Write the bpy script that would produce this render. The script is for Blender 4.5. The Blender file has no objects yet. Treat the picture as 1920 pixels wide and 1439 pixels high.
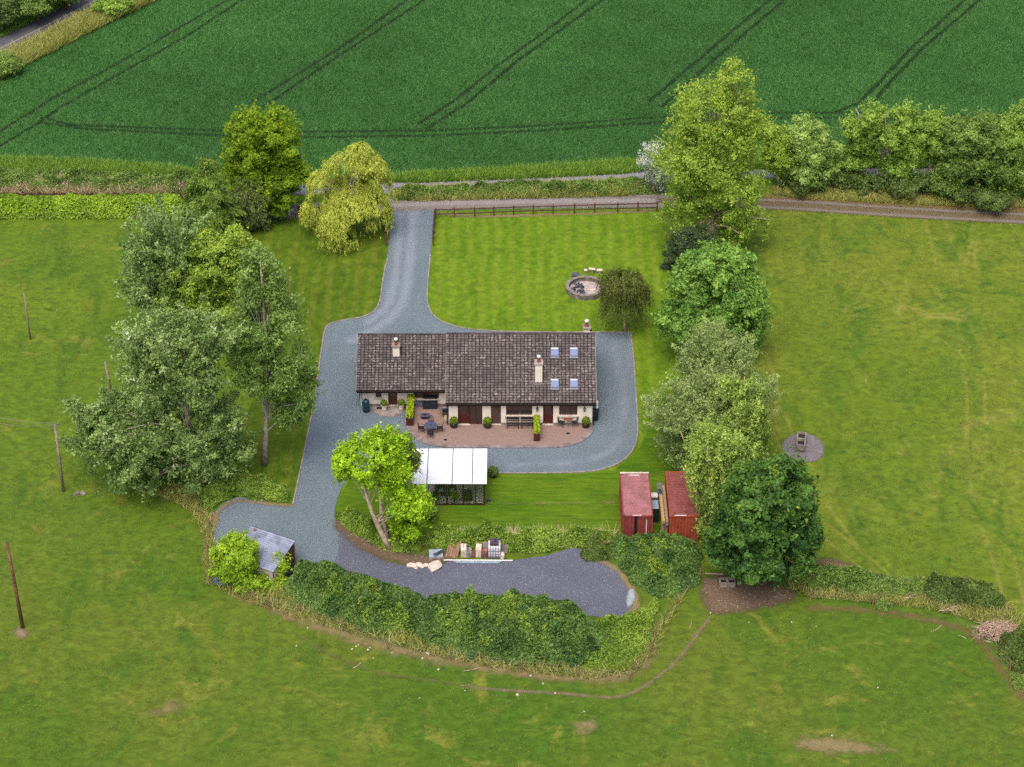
import bpy, bmesh, math, random
import numpy as np
from mathutils import Vector, Matrix

SC = bpy.context.scene
COL = SC.collection
R = math.radians
rng = np.random.default_rng(11)
random.seed(5)

# ------------------------------------------------------------------ camera, sky, sun, exposure
CAM_H, FPX, PITCH = 105.0, 3883.0, R(34)
cam_d = bpy.data.cameras.new('camera')
cam_d.sensor_width = 36.0
cam_d.lens = 36.0 * FPX / 1920.0
cam_d.clip_start, cam_d.clip_end = 1.0, 6000.0
cam = bpy.data.objects.new('camera', cam_d)
cam.location = (0, 0, CAM_H)
cam.rotation_euler = (R(90) - PITCH, 0, 0)
COL.objects.link(cam)
SC.camera = cam

SUN_EL, SUN_AZ = R(64), R(200)          # azimuth clockwise from +Y (view direction)
world = bpy.data.worlds.new('World')
SC.world = world
world.use_nodes = True
wn = world.node_tree
wn.nodes.clear()
sky = wn.nodes.new('ShaderNodeTexSky')
sky.sky_type = 'NISHITA'
sky.sun_disc = False
sky.sun_elevation = SUN_EL
sky.sun_rotation = SUN_AZ
sky.air_density = 1.0
sky.dust_density = 7.0
sky.ozone_density = 0.6
bg = wn.nodes.new('ShaderNodeBackground')
bg.inputs['Strength'].default_value = 0.15
wo = wn.nodes.new('ShaderNodeOutputWorld')
wn.links.new(sky.outputs[0], bg.inputs['Color'])
wn.links.new(bg.outputs[0], wo.inputs['Surface'])

sun_d = bpy.data.lights.new('sun', 'SUN')
sun_d.energy = 0.95
sun_d.angle = R(50)
sun_d.color = (1.0, 0.965, 0.91)
sun = bpy.data.objects.new('sun', sun_d)
sd = Vector((math.sin(SUN_AZ) * math.cos(SUN_EL), math.cos(SUN_AZ) * math.cos(SUN_EL), math.sin(SUN_EL)))
sun.rotation_euler = sd.to_track_quat('Z', 'Y').to_euler()
sun.location = (0, 120, 90)
COL.objects.link(sun)

SC.view_settings.view_transform = 'Standard'
SC.view_settings.look = 'None'
SC.view_settings.exposure = 0.55
SC.view_settings.gamma = 1.0
SC.view_settings.use_curve_mapping = False
try:
    SC.cycles.max_bounces = 6
    SC.cycles.transparent_max_bounces = 12
    SC.cycles.use_denoising = False
except Exception:
    pass

# ------------------------------------------------------------------ surveying: bearing of a point -> its place on the land
_s, _c = math.sin(PITCH), math.cos(PITCH)
def _ray(u, v):
    x = (u - 960.0) / FPX
    y = -(v - 719.5) / FPX
    return x, _c + y * _s, -_s + y * _c
def G(u, v, z=0.0):
    d = _ray(u, v); k = (z - CAM_H) / d[2]
    return Vector((d[0] * k, d[1] * k, z))
def AT(u, v, Y):
    d = _ray(u, v); k = Y / d[1]
    return Vector((d[0] * k, Y, CAM_H + d[2] * k))
def SCALE(x, y, z=0.0):
    return FPX / (y * _c - (z - CAM_H) * _s)
def GP(pts):
    return [G(u, v)[:2] for u, v in pts]

# ------------------------------------------------------------------ node and material helpers
def nd(nt, typ, props=None, **ins):
    n = nt.nodes.new(typ)
    for k, v in (props or {}).items():
        setattr(n, k, v)
    for k, v in ins.items():
        key = int(k[1:]) if k[0] == '_' and k[1:].isdigit() else k.replace('_', ' ')
        if isinstance(v, bpy.types.NodeSocket):
            nt.links.new(v, n.inputs[key])
        else:
            n.inputs[key].default_value = v
    return n
def c4(c):
    return (c[0], c[1], c[2], 1.0)
def lin(r, g, b):
    f = lambda x: x / 12.92 if x <= 0.04045 else ((x + 0.055) / 1.055) ** 2.4
    return (f(r / 255.0), f(g / 255.0), f(b / 255.0))
def newmat(name):
    m = bpy.data.materials.new(name); m.use_nodes = True
    nt = m.node_tree; nt.nodes.clear()
    out = nt.nodes.new('ShaderNodeOutputMaterial')
    return m, nt, out
def mixc(nt, fac, a, b, mode='MIX'):
    n = nt.nodes.new('ShaderNodeMix'); n.data_type = 'RGBA'; n.blend_type = mode
    for k, v in ((0, fac), (6, a), (7, b)):
        if isinstance(v, bpy.types.NodeSocket): nt.links.new(v, n.inputs[k])
        else: n.inputs[k].default_value = v if k == 0 else (c4(v) if len(v) == 3 else v)
    return n.outputs[2]
def maprange(nt, v, a, b, c=0.0, d=1.0):
    n = nd(nt, 'ShaderNodeMapRange', {'interpolation_type': 'SMOOTHSTEP'}, Value=v)
    n.inputs[1].default_value, n.inputs[2].default_value = a, b
    n.inputs[3].default_value, n.inputs[4].default_value = c, d
    return n.outputs[0]
def math_(nt, op, a, b=0.0):
    n = nt.nodes.new('ShaderNodeMath'); n.operation = op
    for k, v in ((0, a), (1, b)):
        if isinstance(v, bpy.types.NodeSocket): nt.links.new(v, n.inputs[k])
        else: n.inputs[k].default_value = v
    return n.outputs[0]
def pos(nt, scale=(1, 1, 1), rotz=0.0):
    g = nt.nodes.new('ShaderNodeNewGeometry')
    if scale == (1, 1, 1) and rotz == 0.0: return g.outputs['Position']
    m = nd(nt, 'ShaderNodeMapping', None, Vector=g.outputs['Position'])
    m.inputs['Scale'].default_value = scale
    m.inputs['Rotation'].default_value = (0, 0, rotz)
    return m.outputs[0]
def noise(nt, vec, scale, detail=3.0, rough=0.55, dist=0.0):
    n = nd(nt, 'ShaderNodeTexNoise', None, Vector=vec, Scale=scale, Detail=detail, Roughness=rough, Distortion=dist)
    return n.outputs[0]
def attr(nt, name):
    n = nt.nodes.new('ShaderNodeAttribute'); n.attribute_name = name
    return n.outputs['Fac']
def finish(nt, out, col, rough=0.8, bump=None, spec=0.3, metal=0.0, bstr=0.5, bdist=0.05):
    p = nt.nodes.new('ShaderNodeBsdfPrincipled')
    for k, v in (('Base Color', col), ('Roughness', rough), ('Metallic', metal), ('Specular IOR Level', spec)):
        if isinstance(v, bpy.types.NodeSocket): nt.links.new(v, p.inputs[k])
        else: p.inputs[k].default_value = c4(v) if k == 'Base Color' else v
    if bump is not None:
        b = nd(nt, 'ShaderNodeBump', None, Height=bump, Strength=bstr, Distance=bdist)
        nt.links.new(b.outputs[0], p.inputs['Normal'])
    nt.links.new(p.outputs[0], out.inputs['Surface'])
    return p
def mat(name, col, rough=0.75, var=0.18, scale=3.0, bump=0.0, bscale=20.0, tint=0.0, spec=0.3, metal=0.0, dirt=None, dirt_amt=0.0, dirt_scale=0.8):
    m, nt, out = newmat(name)
    v = pos(nt)
    n1 = noise(nt, v, scale, 4.0, 0.6)
    lo = tuple(max(0, x * (1 - var * 1.6)) for x in col); hi = tuple(min(1, x * (1 + var * 1.6)) for x in col)
    c = mixc(nt, maprange(nt, n1, 0.28, 0.72), lo, hi)
    if dirt is not None:
        n2 = noise(nt, v, dirt_scale, 5.0, 0.65)
        c = mixc(nt, maprange(nt, n2, 0.62 - dirt_amt * 0.3, 0.72), c, dirt)
    if tint:
        t = attr(nt, 'tint')
        k = maprange(nt, t, 0, 1, 1 - tint, 1 + tint)
        cc = nd(nt, 'ShaderNodeCombineXYZ', None, X=k, Y=k, Z=k)
        c = mixc(nt, 1.0, c, cc.outputs[0], 'MULTIPLY')
    bm = noise(nt, v, bscale, 3.0) if bump else None
    finish(nt, out, c, rough, bm, spec, metal, bump, 0.03)
    return m
def leafmat(name, dark, light, trans=0.44, rough=0.65, patch=0.25, third=None):
    """leaf colour from its own age and patch (tint attribute), a share of light passing through"""
    dark = tuple(x * 1.85 for x in dark); light = tuple(x * 1.85 for x in light)
    if third is not None: third = tuple(x * 1.85 for x in third)
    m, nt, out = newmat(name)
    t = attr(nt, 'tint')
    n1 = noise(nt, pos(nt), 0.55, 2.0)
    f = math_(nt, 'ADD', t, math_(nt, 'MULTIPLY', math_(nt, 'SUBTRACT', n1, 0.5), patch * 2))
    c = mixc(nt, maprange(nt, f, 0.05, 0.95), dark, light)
    if third is not None:
        c = mixc(nt, maprange(nt, t, 0.86, 0.97), c, third)
    p = finish(nt, out, c, rough, None, 0.35)
    tr = nd(nt, 'ShaderNodeBsdfTranslucent', None)
    c2 = mixc(nt, 1.0, c, (1.0, 1.12, 0.6), 'MULTIPLY')
    nt.links.new(c2, tr.inputs['Color'])
    ms = nd(nt, 'ShaderNodeMixShader', None, Fac=trans)
    nt.links.new(p.outputs[0], ms.inputs[1]); nt.links.new(tr.outputs[0], ms.inputs[2])
    nt.links.new(ms.outputs[0], out.inputs['Surface'])
    return m
def grassmat(name, a, b, pale, dark, big=0.07, mid=0.45, fine=5.0, streak=(1, 1, 1), rotz=0.0, dry=0.62, stripes=None, ramp_y=None, near=None, tracks=None, tuft=None):
    m, nt, out = newmat(name)
    v = pos(nt); vs = pos(nt, streak, rotz)
    n1 = noise(nt, v, big, 3.0, 0.6, 0.6)
    n2 = noise(nt, vs, mid, 4.0, 0.62, 0.8)
    vf = pos(nt, (streak[0] * .55, streak[1] * 1.6, 1), rotz * .35)
    n3 = noise(nt, vf, fine * .3, 6.0, 0.68, 0.6)
    n4 = noise(nt, v, mid * 0.55, 5.0, 0.7, 1.2)
    c = mixc(nt, maprange(nt, n1, 0.34, 0.66), a, b)
    if ramp_y:
        g = nd(nt, 'ShaderNodeSeparateXYZ', None, Vector=v)
        c = mixc(nt, maprange(nt, g.outputs[1], ramp_y[0], ramp_y[1]), mixc(nt, maprange(nt, n1, 0.34, 0.66), near[0], near[1]), c)
    if stripes:
        g = nd(nt, 'ShaderNodeSeparateXYZ', None, Vector=v)
        s = math_(nt, 'SINE', math_(nt, 'MULTIPLY', math_(nt, 'ADD', g.outputs[0], math_(nt, 'MULTIPLY', n1, 0.8)), stripes[0]))
        c = mixc(nt, maprange(nt, s, -0.6, 0.6, 0.0, stripes[1]), c, pale)
    c = mixc(nt, maprange(nt, n2, 0.46, 0.7, 0.0, 0.85), c, dark)
    c = mixc(nt, maprange(nt, n4, dry, dry + 0.14, 0.0, 0.8), c, pale)
    if tuft is not None:
        n5 = noise(nt, pos(nt, (.8, 1.5, 1), 0.2), 0.75, 3.0, 0.55, 0.3)
        c = mixc(nt, maprange(nt, n5, 0.62, 0.70, 0.0, 0.7), c, tuft)
    if tracks:
        for (ang, off, wob) in tracks:
            g = nd(nt, 'ShaderNodeSeparateXYZ', None, Vector=pos(nt, (1, 1, 1), ang))
            q = math_(nt, 'ADD', g.outputs[0], math_(nt, 'MULTIPLY', noise(nt, v, 0.03, 1.0), wob))
            d = math_(nt, 'ABSOLUTE', math_(nt, 'SUBTRACT', math_(nt, 'ABSOLUTE', math_(nt, 'SUBTRACT', q, off)), 0.85))
            k = math_(nt, 'MULTIPLY', maprange(nt, d, 0.28, 0.05), maprange(nt, n2, 0.62, 0.4))
            c = mixc(nt, math_(nt, 'MULTIPLY', k, 0.55), c, pale)
    k = maprange(nt, n3, 0.25, 0.75, 0.68, 1.3)
    cc = nd(nt, 'ShaderNodeCombineXYZ', None, X=k, Y=k, Z=k)
    c = mixc(nt, 1.0, c, cc.outputs[0], 'MULTIPLY')
    h = math_(nt, 'ADD', n3, math_(nt, 'MULTIPLY', n2, 1.5))
    finish(nt, out, c, 0.9, h, 0.15, 0.0, 0.4, 0.12)
    return m
def gravelmat(name, base, light, dark, worn=None, patch_scale=0.18):
    m, nt, out = newmat(name)
    v = pos(nt)
    vo = nd(nt, 'ShaderNodeTexVoronoi', None, Vector=v, Scale=17.0)
    n1 = noise(nt, v, patch_scale, 4.0, 0.6, 0.5)
    n2 = noise(nt, v, 5.0, 5.0, 0.8)
    c = mixc(nt, maprange(nt, n1, 0.3, 0.7), base, light)
    c = mixc(nt, maprange(nt, n2, 0.56, 0.8, 0.0, 0.6), c, dark)
    c = mixc(nt, maprange(nt, noise(nt, pos(nt, (1, 1, 1), 1.0), 1.1, 5.0, 0.7), 0.4, 0.66, 0.0, 0.5), c, tuple(x * y for x, y in zip(base, (1.0, 1.12, 1.02))))
    sp = nd(nt, 'ShaderNodeSeparateColor', None, Color=vo.outputs['Color'])
    k = maprange(nt, sp.outputs[0], 0.0, 1.0, 0.88, 1.13)
    cc = nd(nt, 'ShaderNodeCombineXYZ', None, X=k, Y=k, Z=k)
    c = mixc(nt, 1.0, c, cc.outputs[0], 'MULTIPLY')
    if worn:
        c = mixc(nt, maprange(nt, sp.outputs[1], 0.972, 0.99), c, worn)
    finish(nt, out, c, 0.95, math_(nt, 'ADD', vo.outputs['Distance'], n2), 0.15, 0, 0.6, 0.05)
    return m
def softmat(name, a, b, spots=None, breakup=0.9, scale=2.2, amax=0.9):
    """bare earth that thins out into the turf: cover follows the 'edge' attribute, broken up by noise"""
    m, nt, out = newmat(name)
    v = pos(nt)
    n1 = noise(nt, v, scale, 8.0, 0.75, 0.4); n2 = noise(nt, v, 9.0, 4.0, 0.75)
    c = mixc(nt, maprange(nt, n2, 0.3, 0.7), a, b)
    if spots:
        vo = nd(nt, 'ShaderNodeTexVoronoi', None, Vector=v, Scale=11.0)
        sp = nd(nt, 'ShaderNodeSeparateColor', None, Color=vo.outputs['Color'])
        c = mixc(nt, maprange(nt, sp.outputs[0], 0.955, 0.985), c, spots)
    p = finish(nt, out, c, 0.95, n2, 0.1, 0, 0.5, 0.06)
    e = attr(nt, 'edge')
    f = math_(nt, 'ADD', e, math_(nt, 'MULTIPLY', math_(nt, 'SUBTRACT', n1, 0.5), breakup * 2))
    tr = nt.nodes.new('ShaderNodeBsdfTransparent')
    ms = nd(nt, 'ShaderNodeMixShader', None, Fac=maprange(nt, f, 0.08, 0.95, 0.0, amax))
    nt.links.new(tr.outputs[0], ms.inputs[1]); nt.links.new(p.outputs[0], ms.inputs[2])
    nt.links.new(ms.outputs[0], out.inputs['Surface'])
    return m
def glassmat(name, tintc=(0.9, 0.95, 0.95), refl=0.16, dark=None):
    m, nt, out = newmat(name)
    gl = nd(nt, 'ShaderNodeBsdfGlossy', None, Roughness=0.03)
    if dark is None:
        a = nt.nodes.new('ShaderNodeBsdfTransparent'); a.inputs[0].default_value = c4(tintc)
    else:
        a = nt.nodes.new('ShaderNodeBsdfDiffuse'); a.inputs[0].default_value = c4(dark)
    fr = nd(nt, 'ShaderNodeLayerWeight', None, Blend=0.25)
    f = math_(nt, 'ADD', math_(nt, 'MULTIPLY', fr.outputs[0], 0.6), refl)
    ms = nd(nt, 'ShaderNodeMixShader', None, Fac=f)
    nt.links.new(a.outputs[0], ms.inputs[1]); nt.links.new(gl.outputs[0], ms.inputs[2])
    nt.links.new(ms.outputs[0], out.inputs['Surface'])
    return m

# ------------------------------------------------------------------ mesh helpers
def tag(o, label=None, cat=None, group=None, kind=None):
    if label: o['label'] = label
    if cat: o['category'] = cat
    if group: o['group'] = group
    if kind: o['kind'] = kind
    return o
def empty(name, loc=(0, 0, 0), rz=0.0, label=None, cat=None, group=None):
    o = bpy.data.objects.new(name, None); COL.objects.link(o)
    o.location = loc; o.rotation_euler = (0, 0, rz); o.empty_display_size = 0.3
    return tag(o, label, cat, group)
def npmesh(name, V, F, m, parent=None, tint=None, smooth=False, attrs=None):
    """V (n,3), F (k,3|4) int arrays"""
    me = bpy.data.meshes.new(name)
    V = np.asarray(V, np.float32); F = np.asarray(F, np.int32)
    k = F.shape[1]
    me.vertices.add(len(V)); me.vertices.foreach_set('co', V.ravel())
    me.loops.add(F.size); me.loops.foreach_set('vertex_index', F.ravel())
    me.polygons.add(len(F))
    me.polygons.foreach_set('loop_start', np.arange(0, F.size, k, dtype=np.int32))
    me.polygons.foreach_set('loop_total', np.full(len(F), k, np.int32))
    if smooth: me.polygons.foreach_set('use_smooth', np.ones(len(F), bool))
    me.update(calc_edges=True)
    if tint is not None:
        a = me.attributes.new('tint', 'FLOAT', 'FACE'); a.data.foreach_set('value', np.asarray(tint, np.float32))
    for an, av in (attrs or {}).items():
        a = me.attributes.new(an, 'FLOAT', 'POINT'); a.data.foreach_set('value', np.asarray(av, np.float32))
    me.materials.append(m)
    o = bpy.data.objects.new(name, me); COL.objects.link(o)
    if parent: o.parent = parent
    return o
class MB:
    def __init__(s): s.v = []; s.f = []; s.t = []
    def add(s, vs, fs, t=0.5):
        b = len(s.v); s.v += [tuple(x) for x in vs]
        for f in fs: s.f.append(tuple(i + b for i in f)); s.t.append(t)
        return s
    def box(s, x0, x1, y0, y1, z0, z1, t=0.5):
        vs = [(x, y, z) for z in (z0, z1) for y in (y0, y1) for x in (x0, x1)]
        return s.add(vs, [(0, 2, 3, 1), (4, 5, 7, 6), (0, 1, 5, 4), (2, 6, 7, 3), (0, 4, 6, 2), (1, 3, 7, 5)], t)
    def cbox(s, c, d, M=None, t=0.5):
        hx, hy, hz = d[0] / 2, d[1] / 2, d[2] / 2
        vs = [Vector((x, y, z)) for z in (-hz, hz) for y in (-hy, hy) for x in (-hx, hx)]
        if M is not None: vs = [M @ q for q in vs]
        vs = [q + Vector(c) for q in vs]
        return s.add(vs, [(0, 2, 3, 1), (4, 5, 7, 6), (0, 1, 5, 4), (2, 6, 7, 3), (0, 4, 6, 2), (1, 3, 7, 5)], t)
    def tube(s, pts, rad, n=6, t=0.5, cap=True):
        pts = [Vector(p) for p in pts]
        if not hasattr(rad, '__len__'): rad = [rad] * len(pts)
        b = len(s.v); rings = []
        for i, p in enumerate(pts):
            d = (pts[min(i + 1, len(pts) - 1)] - pts[max(i - 1, 0)])
            d = d.normalized() if d.length > 1e-9 else Vector((0, 0, 1))
            a = d.cross(Vector((0, 0, 1)) if abs(d.z) < 0.9 else Vector((1, 0, 0))).normalized()
            c = d.cross(a)
            rings.append([p + (a * math.cos(2 * math.pi * k / n) + c * math.sin(2 * math.pi * k / n)) * rad[i] for k in range(n)])
        for r_ in rings: s.v += [tuple(x) for x in r_]
        for i in range(len(pts) - 1):
            for k in range(n):
                s.f.append((b + i * n + k, b + i * n + (k + 1) % n, b + (i + 1) * n + (k + 1) % n, b + (i + 1) * n + k)); s.t.append(t)
        if cap:
            s.f.append(tuple(b + k for k in range(n))[::-1]); s.f.append(tuple(b + (len(pts) - 1) * n + k for k in range(n))); s.t += [t, t]
        return s
    def lathe(s, prof, c=(0, 0, 0), n=16, t=0.5, sy=1.0):
        b = len(s.v)
        for r_, z in prof:
            for k in range(n):
                a = 2 * math.pi * k / n
                s.v.append((c[0] + r_ * math.cos(a), c[1] + r_ * math.sin(a) * sy, c[2] + z))
        for i in range(len(prof) - 1):
            for k in range(n):
                s.f.append((b + i * n + k, b + i * n + (k + 1) % n, b + (i + 1) * n + (k + 1) % n, b + (i + 1) * n + k)); s.t.append(t)
        s.f.append(tuple(b + k for k in range(n))[::-1]); s.f.append(tuple(b + (len(prof) - 1) * n + k for k in range(n))); s.t += [t, t]
        return s
    def prism(s, poly, z0, z1, t=0.5):
        n = len(poly)
        vs = [(p[0], p[1], z0) for p in poly] + [(p[0], p[1], z1) for p in poly]
        fs = [tuple(range(n))[::-1], tuple(range(n, 2 * n))] + [(i, (i + 1) % n, n + (i + 1) % n, n + i) for i in range(n)]
        return s.add(vs, fs, t)
    def build(s, name, m, parent=None, smooth=False, loc=None, rz=None, bevel=0.0):
        me = bpy.data.meshes.new(name)
        me.from_pydata(s.v, [], s.f)
        a = me.attributes.new('tint', 'FLOAT', 'FACE'); a.data.foreach_set('value', np.asarray(s.t, np.float32))
        if smooth: me.polygons.foreach_set('use_smooth', np.ones(len(s.f), bool))
        me.materials.append(m); me.update()
        o = bpy.data.objects.new(name, me); COL.objects.link(o)
        if parent: o.parent = parent
        if loc is not None: o.location = loc
        if rz is not None: o.rotation_euler = (0, 0, rz)
        if bevel:
            bv = o.modifiers.new('bevel', 'BEVEL'); bv.width = bevel; bv.segments = 2; bv.limit_method = 'ANGLE'
        return o
def copy_tree(o, parent=None):
    c = o.copy(); COL.objects.link(c); c.parent = parent
    for ch in list(o.children): copy_tree(ch, c)
    return c
def chaikin(p, it=2, closed=True):
    p = [Vector((q[0], q[1])) for q in p]
    for _ in range(it):
        o = []
        n = len(p)
        if not closed: o.append(p[0])
        for i in range(n if closed else n - 1):
            a, b = p[i], p[(i + 1) % n]
            o += [a * 0.75 + b * 0.25, a * 0.25 + b * 0.75]
        if not closed: o.append(p[-1])
        p = o
    return [(q.x, q.y) for q in p]
def resample(p, step, closed=False):
    p = [Vector(q) for q in p]
    if closed: p = p + [p[0]]
    out = [p[0]]; carry = 0.0
    for a, b in zip(p, p[1:]):
        L = (b - a).length; t = step - carry
        while t < L:
            out.append(a.lerp(b, t / L)); t += step
        carry = L - (t - step)
    return [tuple(q) for q in out]
def jitter_poly(p, amp, step=0.5):
    p = resample(p, step, True)
    ph = random.random() * 100
    o = []
    for i, q in enumerate(p):
        a = ph + i * 0.9
        o.append((q[0] + amp * (math.sin(a) * 0.5 + math.sin(a * 2.7) * 0.4 + random.uniform(-.5, .5)),
                  q[1] + amp * (math.cos(a * 1.3) * 0.5 + math.sin(a * 3.1) * 0.4 + random.uniform(-.5, .5))))
    return o
def sheet(name, poly, z, m, kind='structure', parent=None):
    me = bpy.data.meshes.new(name)
    bm = bmesh.new()
    f = bm.faces.new([bm.verts.new((p[0], p[1], z)) for p in poly])
    bmesh.ops.recalc_face_normals(bm, faces=bm.faces)
    if f.normal.z < 0: f.normal_flip()
    bmesh.ops.triangulate(bm, faces=bm.faces[:])
    bm.to_mesh(me); bm.free()
    me.materials.append(m)
    o = bpy.data.objects.new(name, me); COL.objects.link(o)
    if parent: o.parent = parent
    if kind: o['kind'] = kind
    return o
def inpoly(P, poly):
    x, y = P[:, 0], P[:, 1]
    r_ = np.zeros(len(P), bool)
    n = len(poly)
    for i in range(n):
        x0, y0 = poly[i]; x1, y1 = poly[(i + 1) % n]
        if y0 == y1: continue
        c = ((y0 > y) != (y1 > y)) & (x < (x1 - x0) * (y - y0) / (y1 - y0) + x0)
        r_ ^= c
    return r_
def segdist(P, line, closed=False):
    d = np.full(len(P), 1e9)
    pts = list(line) + ([line[0]] if closed else [])
    for (x0, y0), (x1, y1) in zip(pts, pts[1:]):
        vx, vy = x1 - x0, y1 - y0; L = vx * vx + vy * vy + 1e-12
        t = np.clip(((P[:, 0] - x0) * vx + (P[:, 1] - y0) * vy) / L, 0, 1)
        d = np.minimum(d, np.hypot(P[:, 0] - x0 - t * vx, P[:, 1] - y0 - t * vy))
    return d
def sample_poly(poly, n, r=rng):
    a = np.array(poly); lo, hi = a.min(0), a.max(0)
    out = np.zeros((0, 2))
    while len(out) < n:
        q = lo + r.random((max(2000, n), 2)) * (hi - lo)
        out = np.vstack([out, q[inpoly(q, poly)]])
    return out[:n]
_soft_count = [0]
def soft(name, m, z, poly=None, line=None, width=0.5, fade=0.8, res=0.3, kind='structure'):
    _soft_count[0] += 1; z = z + .0013 * _soft_count[0]
    pts = np.array(poly if poly is not None else line)
    pad = 0.0 if poly is not None else width * 1.6
    lo, hi = pts.min(0) - pad - res, pts.max(0) + pad + res
    nx, ny = int((hi[0] - lo[0]) / res) + 2, int((hi[1] - lo[1]) / res) + 2
    X, Y = np.meshgrid(lo[0] + np.arange(nx) * res, lo[1] + np.arange(ny) * res)
    P = np.stack([X.ravel(), Y.ravel()], 1)
    if poly is not None:
        e = np.where(inpoly(P, poly), segdist(P, poly, True) / fade, 0)
    else:
        e = 1.0 - segdist(P, line) / width
        e = e * width / fade
    e = np.clip(e, 0, 1)
    idx = np.arange(nx * ny).reshape(ny, nx)
    F = np.stack([idx[:-1, :-1].ravel(), idx[:-1, 1:].ravel(), idx[1:, 1:].ravel(), idx[1:, :-1].ravel()], 1)
    F = F[(e[F].max(1) > 0)]
    used = np.unique(F); remap = np.full(nx * ny, -1); remap[used] = np.arange(len(used))
    V = np.concatenate([P[used], np.full((len(used), 1), z)], 1)
    o = npmesh(name, V, remap[F], m, attrs={'edge': e[used]})
    o['kind'] = kind
    return o
def unit(a):
    return a / np.maximum(np.linalg.norm(a, axis=1, keepdims=True), 1e-9)
def leaf_quads(C, A, Nn, L, W, fold=0.18):
    """pointed leaf blades: centre C, long axis A, normal N"""
    A = unit(A); B = unit(np.cross(Nn, A)); N2 = np.cross(A, B)
    L = L[:, None] / 2; W = W[:, None] / 2
    V = np.stack([C - A * L + B * W, C + A * L, C - A * L - B * W], 1).reshape(-1, 3)
    F = np.arange(len(V)).reshape(-1, 3)
    return V, F
def vnoise(P, sc, seed=0):
    """smooth value noise on the plane, 0..1"""
    g = np.random.default_rng(seed).random((64, 64))
    q = P[:, :2] * sc; i = np.floor(q).astype(int); f = q - i; f = f * f * (3 - 2 * f)
    x0, y0 = i[:, 0] % 64, i[:, 1] % 64; x1, y1 = (x0 + 1) % 64, (y0 + 1) % 64
    return (g[x0, y0] * (1 - f[:, 0]) + g[x1, y0] * f[:, 0]) * (1 - f[:, 1]) + (g[x0, y1] * (1 - f[:, 0]) + g[x1, y1] * f[:, 0]) * f[:, 1]
def vnoise3(P, sc, seed=0):
    g = np.random.default_rng(seed).random((24, 24, 24))
    q = P * sc; i = np.floor(q).astype(int); f = q - i; f = f * f * (3 - 2 * f); i %= 24; j = (i + 1) % 24
    o = 0
    for a in (0, 1):
        for b in (0, 1):
            for c in (0, 1):
                w = (f[:, 0] if a else 1 - f[:, 0]) * (f[:, 1] if b else 1 - f[:, 1]) * (f[:, 2] if c else 1 - f[:, 2])
                o = o + w * g[(j if a else i)[:, 0], (j if b else i)[:, 1], (j if c else i)[:, 2]]
    return o
def blades(name, P, h, w, m, tint=None, lean=0.35, z0=0.0, parent=None, kind='stuff', hvar=0.4, r=rng):
    n = len(P)
    a = r.random(n) * 2 * np.pi; hh = h * (1 + hvar * (r.random(n) * 2 - 1)); ww = w * (0.7 + 0.6 * r.random(n))
    la = r.random(n) * 2 * np.pi; ll = hh * lean * (0.3 + r.random(n))
    zz = z0 if np.ndim(z0) else np.full(n, z0)
    b = np.stack([P[:, 0], P[:, 1], zz], 1)
    d = np.stack([np.cos(a) * ww / 2, np.sin(a) * ww / 2, np.zeros(n)], 1)
    tip = b + np.stack([np.cos(la) * ll, np.sin(la) * ll, hh], 1)
    V = np.stack([b - d, b + d, tip], 1).reshape(-1, 3)
    F = np.arange(3 * n).reshape(-1, 3)
    t = r.random(n) if tint is None else tint
    o = npmesh(name, V, F, m, parent, t)
    if kind: o['kind'] = kind
    return o

# ------------------------------------------------------------------ materials
def A(r, g, b, k=1.0):
    """reflectance of a surface that photographs as r, g, b lying open to this sky"""
    return tuple(min(0.9, x * q * k) for x, q in zip(lin(r, g, b), (0.585, 0.57, 0.60)))
M = {}
M['pasture'] = grassmat('pasture_turf', A(116, 142, 36), A(100, 133, 34), A(142, 148, 58), A(80, 119, 34), dry=0.55, mid=0.36, big=.05, streak=(1, 0.5, 1), rotz=0.5, fine=7.0,
                        ramp_y=(112, 165), near=(A(88, 122, 32), A(112, 130, 42)), tuft=A(78, 116, 36))
M['paddock'] = grassmat('paddock_turf', A(112, 137, 36), A(128, 145, 46), A(152, 156, 70), A(86, 123, 36), dry=0.56, mid=0.34, big=.05, streak=(1, 0.4, 1), rotz=-0.5, fine=7.0,
                        tracks=[(0.08, 33.0, 8.0), (-0.22, 62.0, 12.0), (-0.55, 96.0, 10.0)], tuft=A(72, 112, 40))
M['lawn'] = grassmat('lawn_turf', A(108, 147, 24), A(118, 150, 28), A(136, 162, 48), A(98, 136, 22), big=0.09, mid=0.6, dry=0.70, streak=(1, 0.35, 1), stripes=(4.4, 0.5), fine=8.0)
M['lawn_low'] = grassmat('lower_lawn_turf', A(96, 135, 20), A(108, 138, 28), A(142, 146, 52), A(80, 121, 18), big=0.12, mid=0.55, dry=0.62, streak=(0.35, 1, 1), fine=8.0)
M['lawn_left'] = grassmat('side_lawn_turf', A(92, 125, 22), A(100, 128, 26), A(126, 138, 44), A(76, 109, 20), big=0.12, mid=0.6, dry=0.64, streak=(1, 0.3, 1), stripes=(4.6, 0.45), fine=8.0)
M['drive'] = gravelmat('blue_grey_gravel', A(125, 142, 150), A(135, 151, 160), A(112, 126, 134))
M['wheel'] = softmat('wheel_worn_gravel', A(158, 175, 186), A(178, 190, 200), None, 0.6, 0.5, 0.75)
M['yard'] = gravelmat('dark_slate_chippings', A(112, 116, 132), A(124, 128, 142), A(92, 96, 108), A(180, 180, 184))
M['track'] = gravelmat('track_stone', A(150, 140, 132), A(166, 160, 156), A(120, 104, 92), A(196, 190, 184))
M['tarmac'] = mat('tarmac', A(104, 104, 110), 0.85, 0.12, 0.6, 0.3, 30)
M['line'] = mat('road_paint', A(190, 190, 186), 0.7, 0.1, 4)
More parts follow.
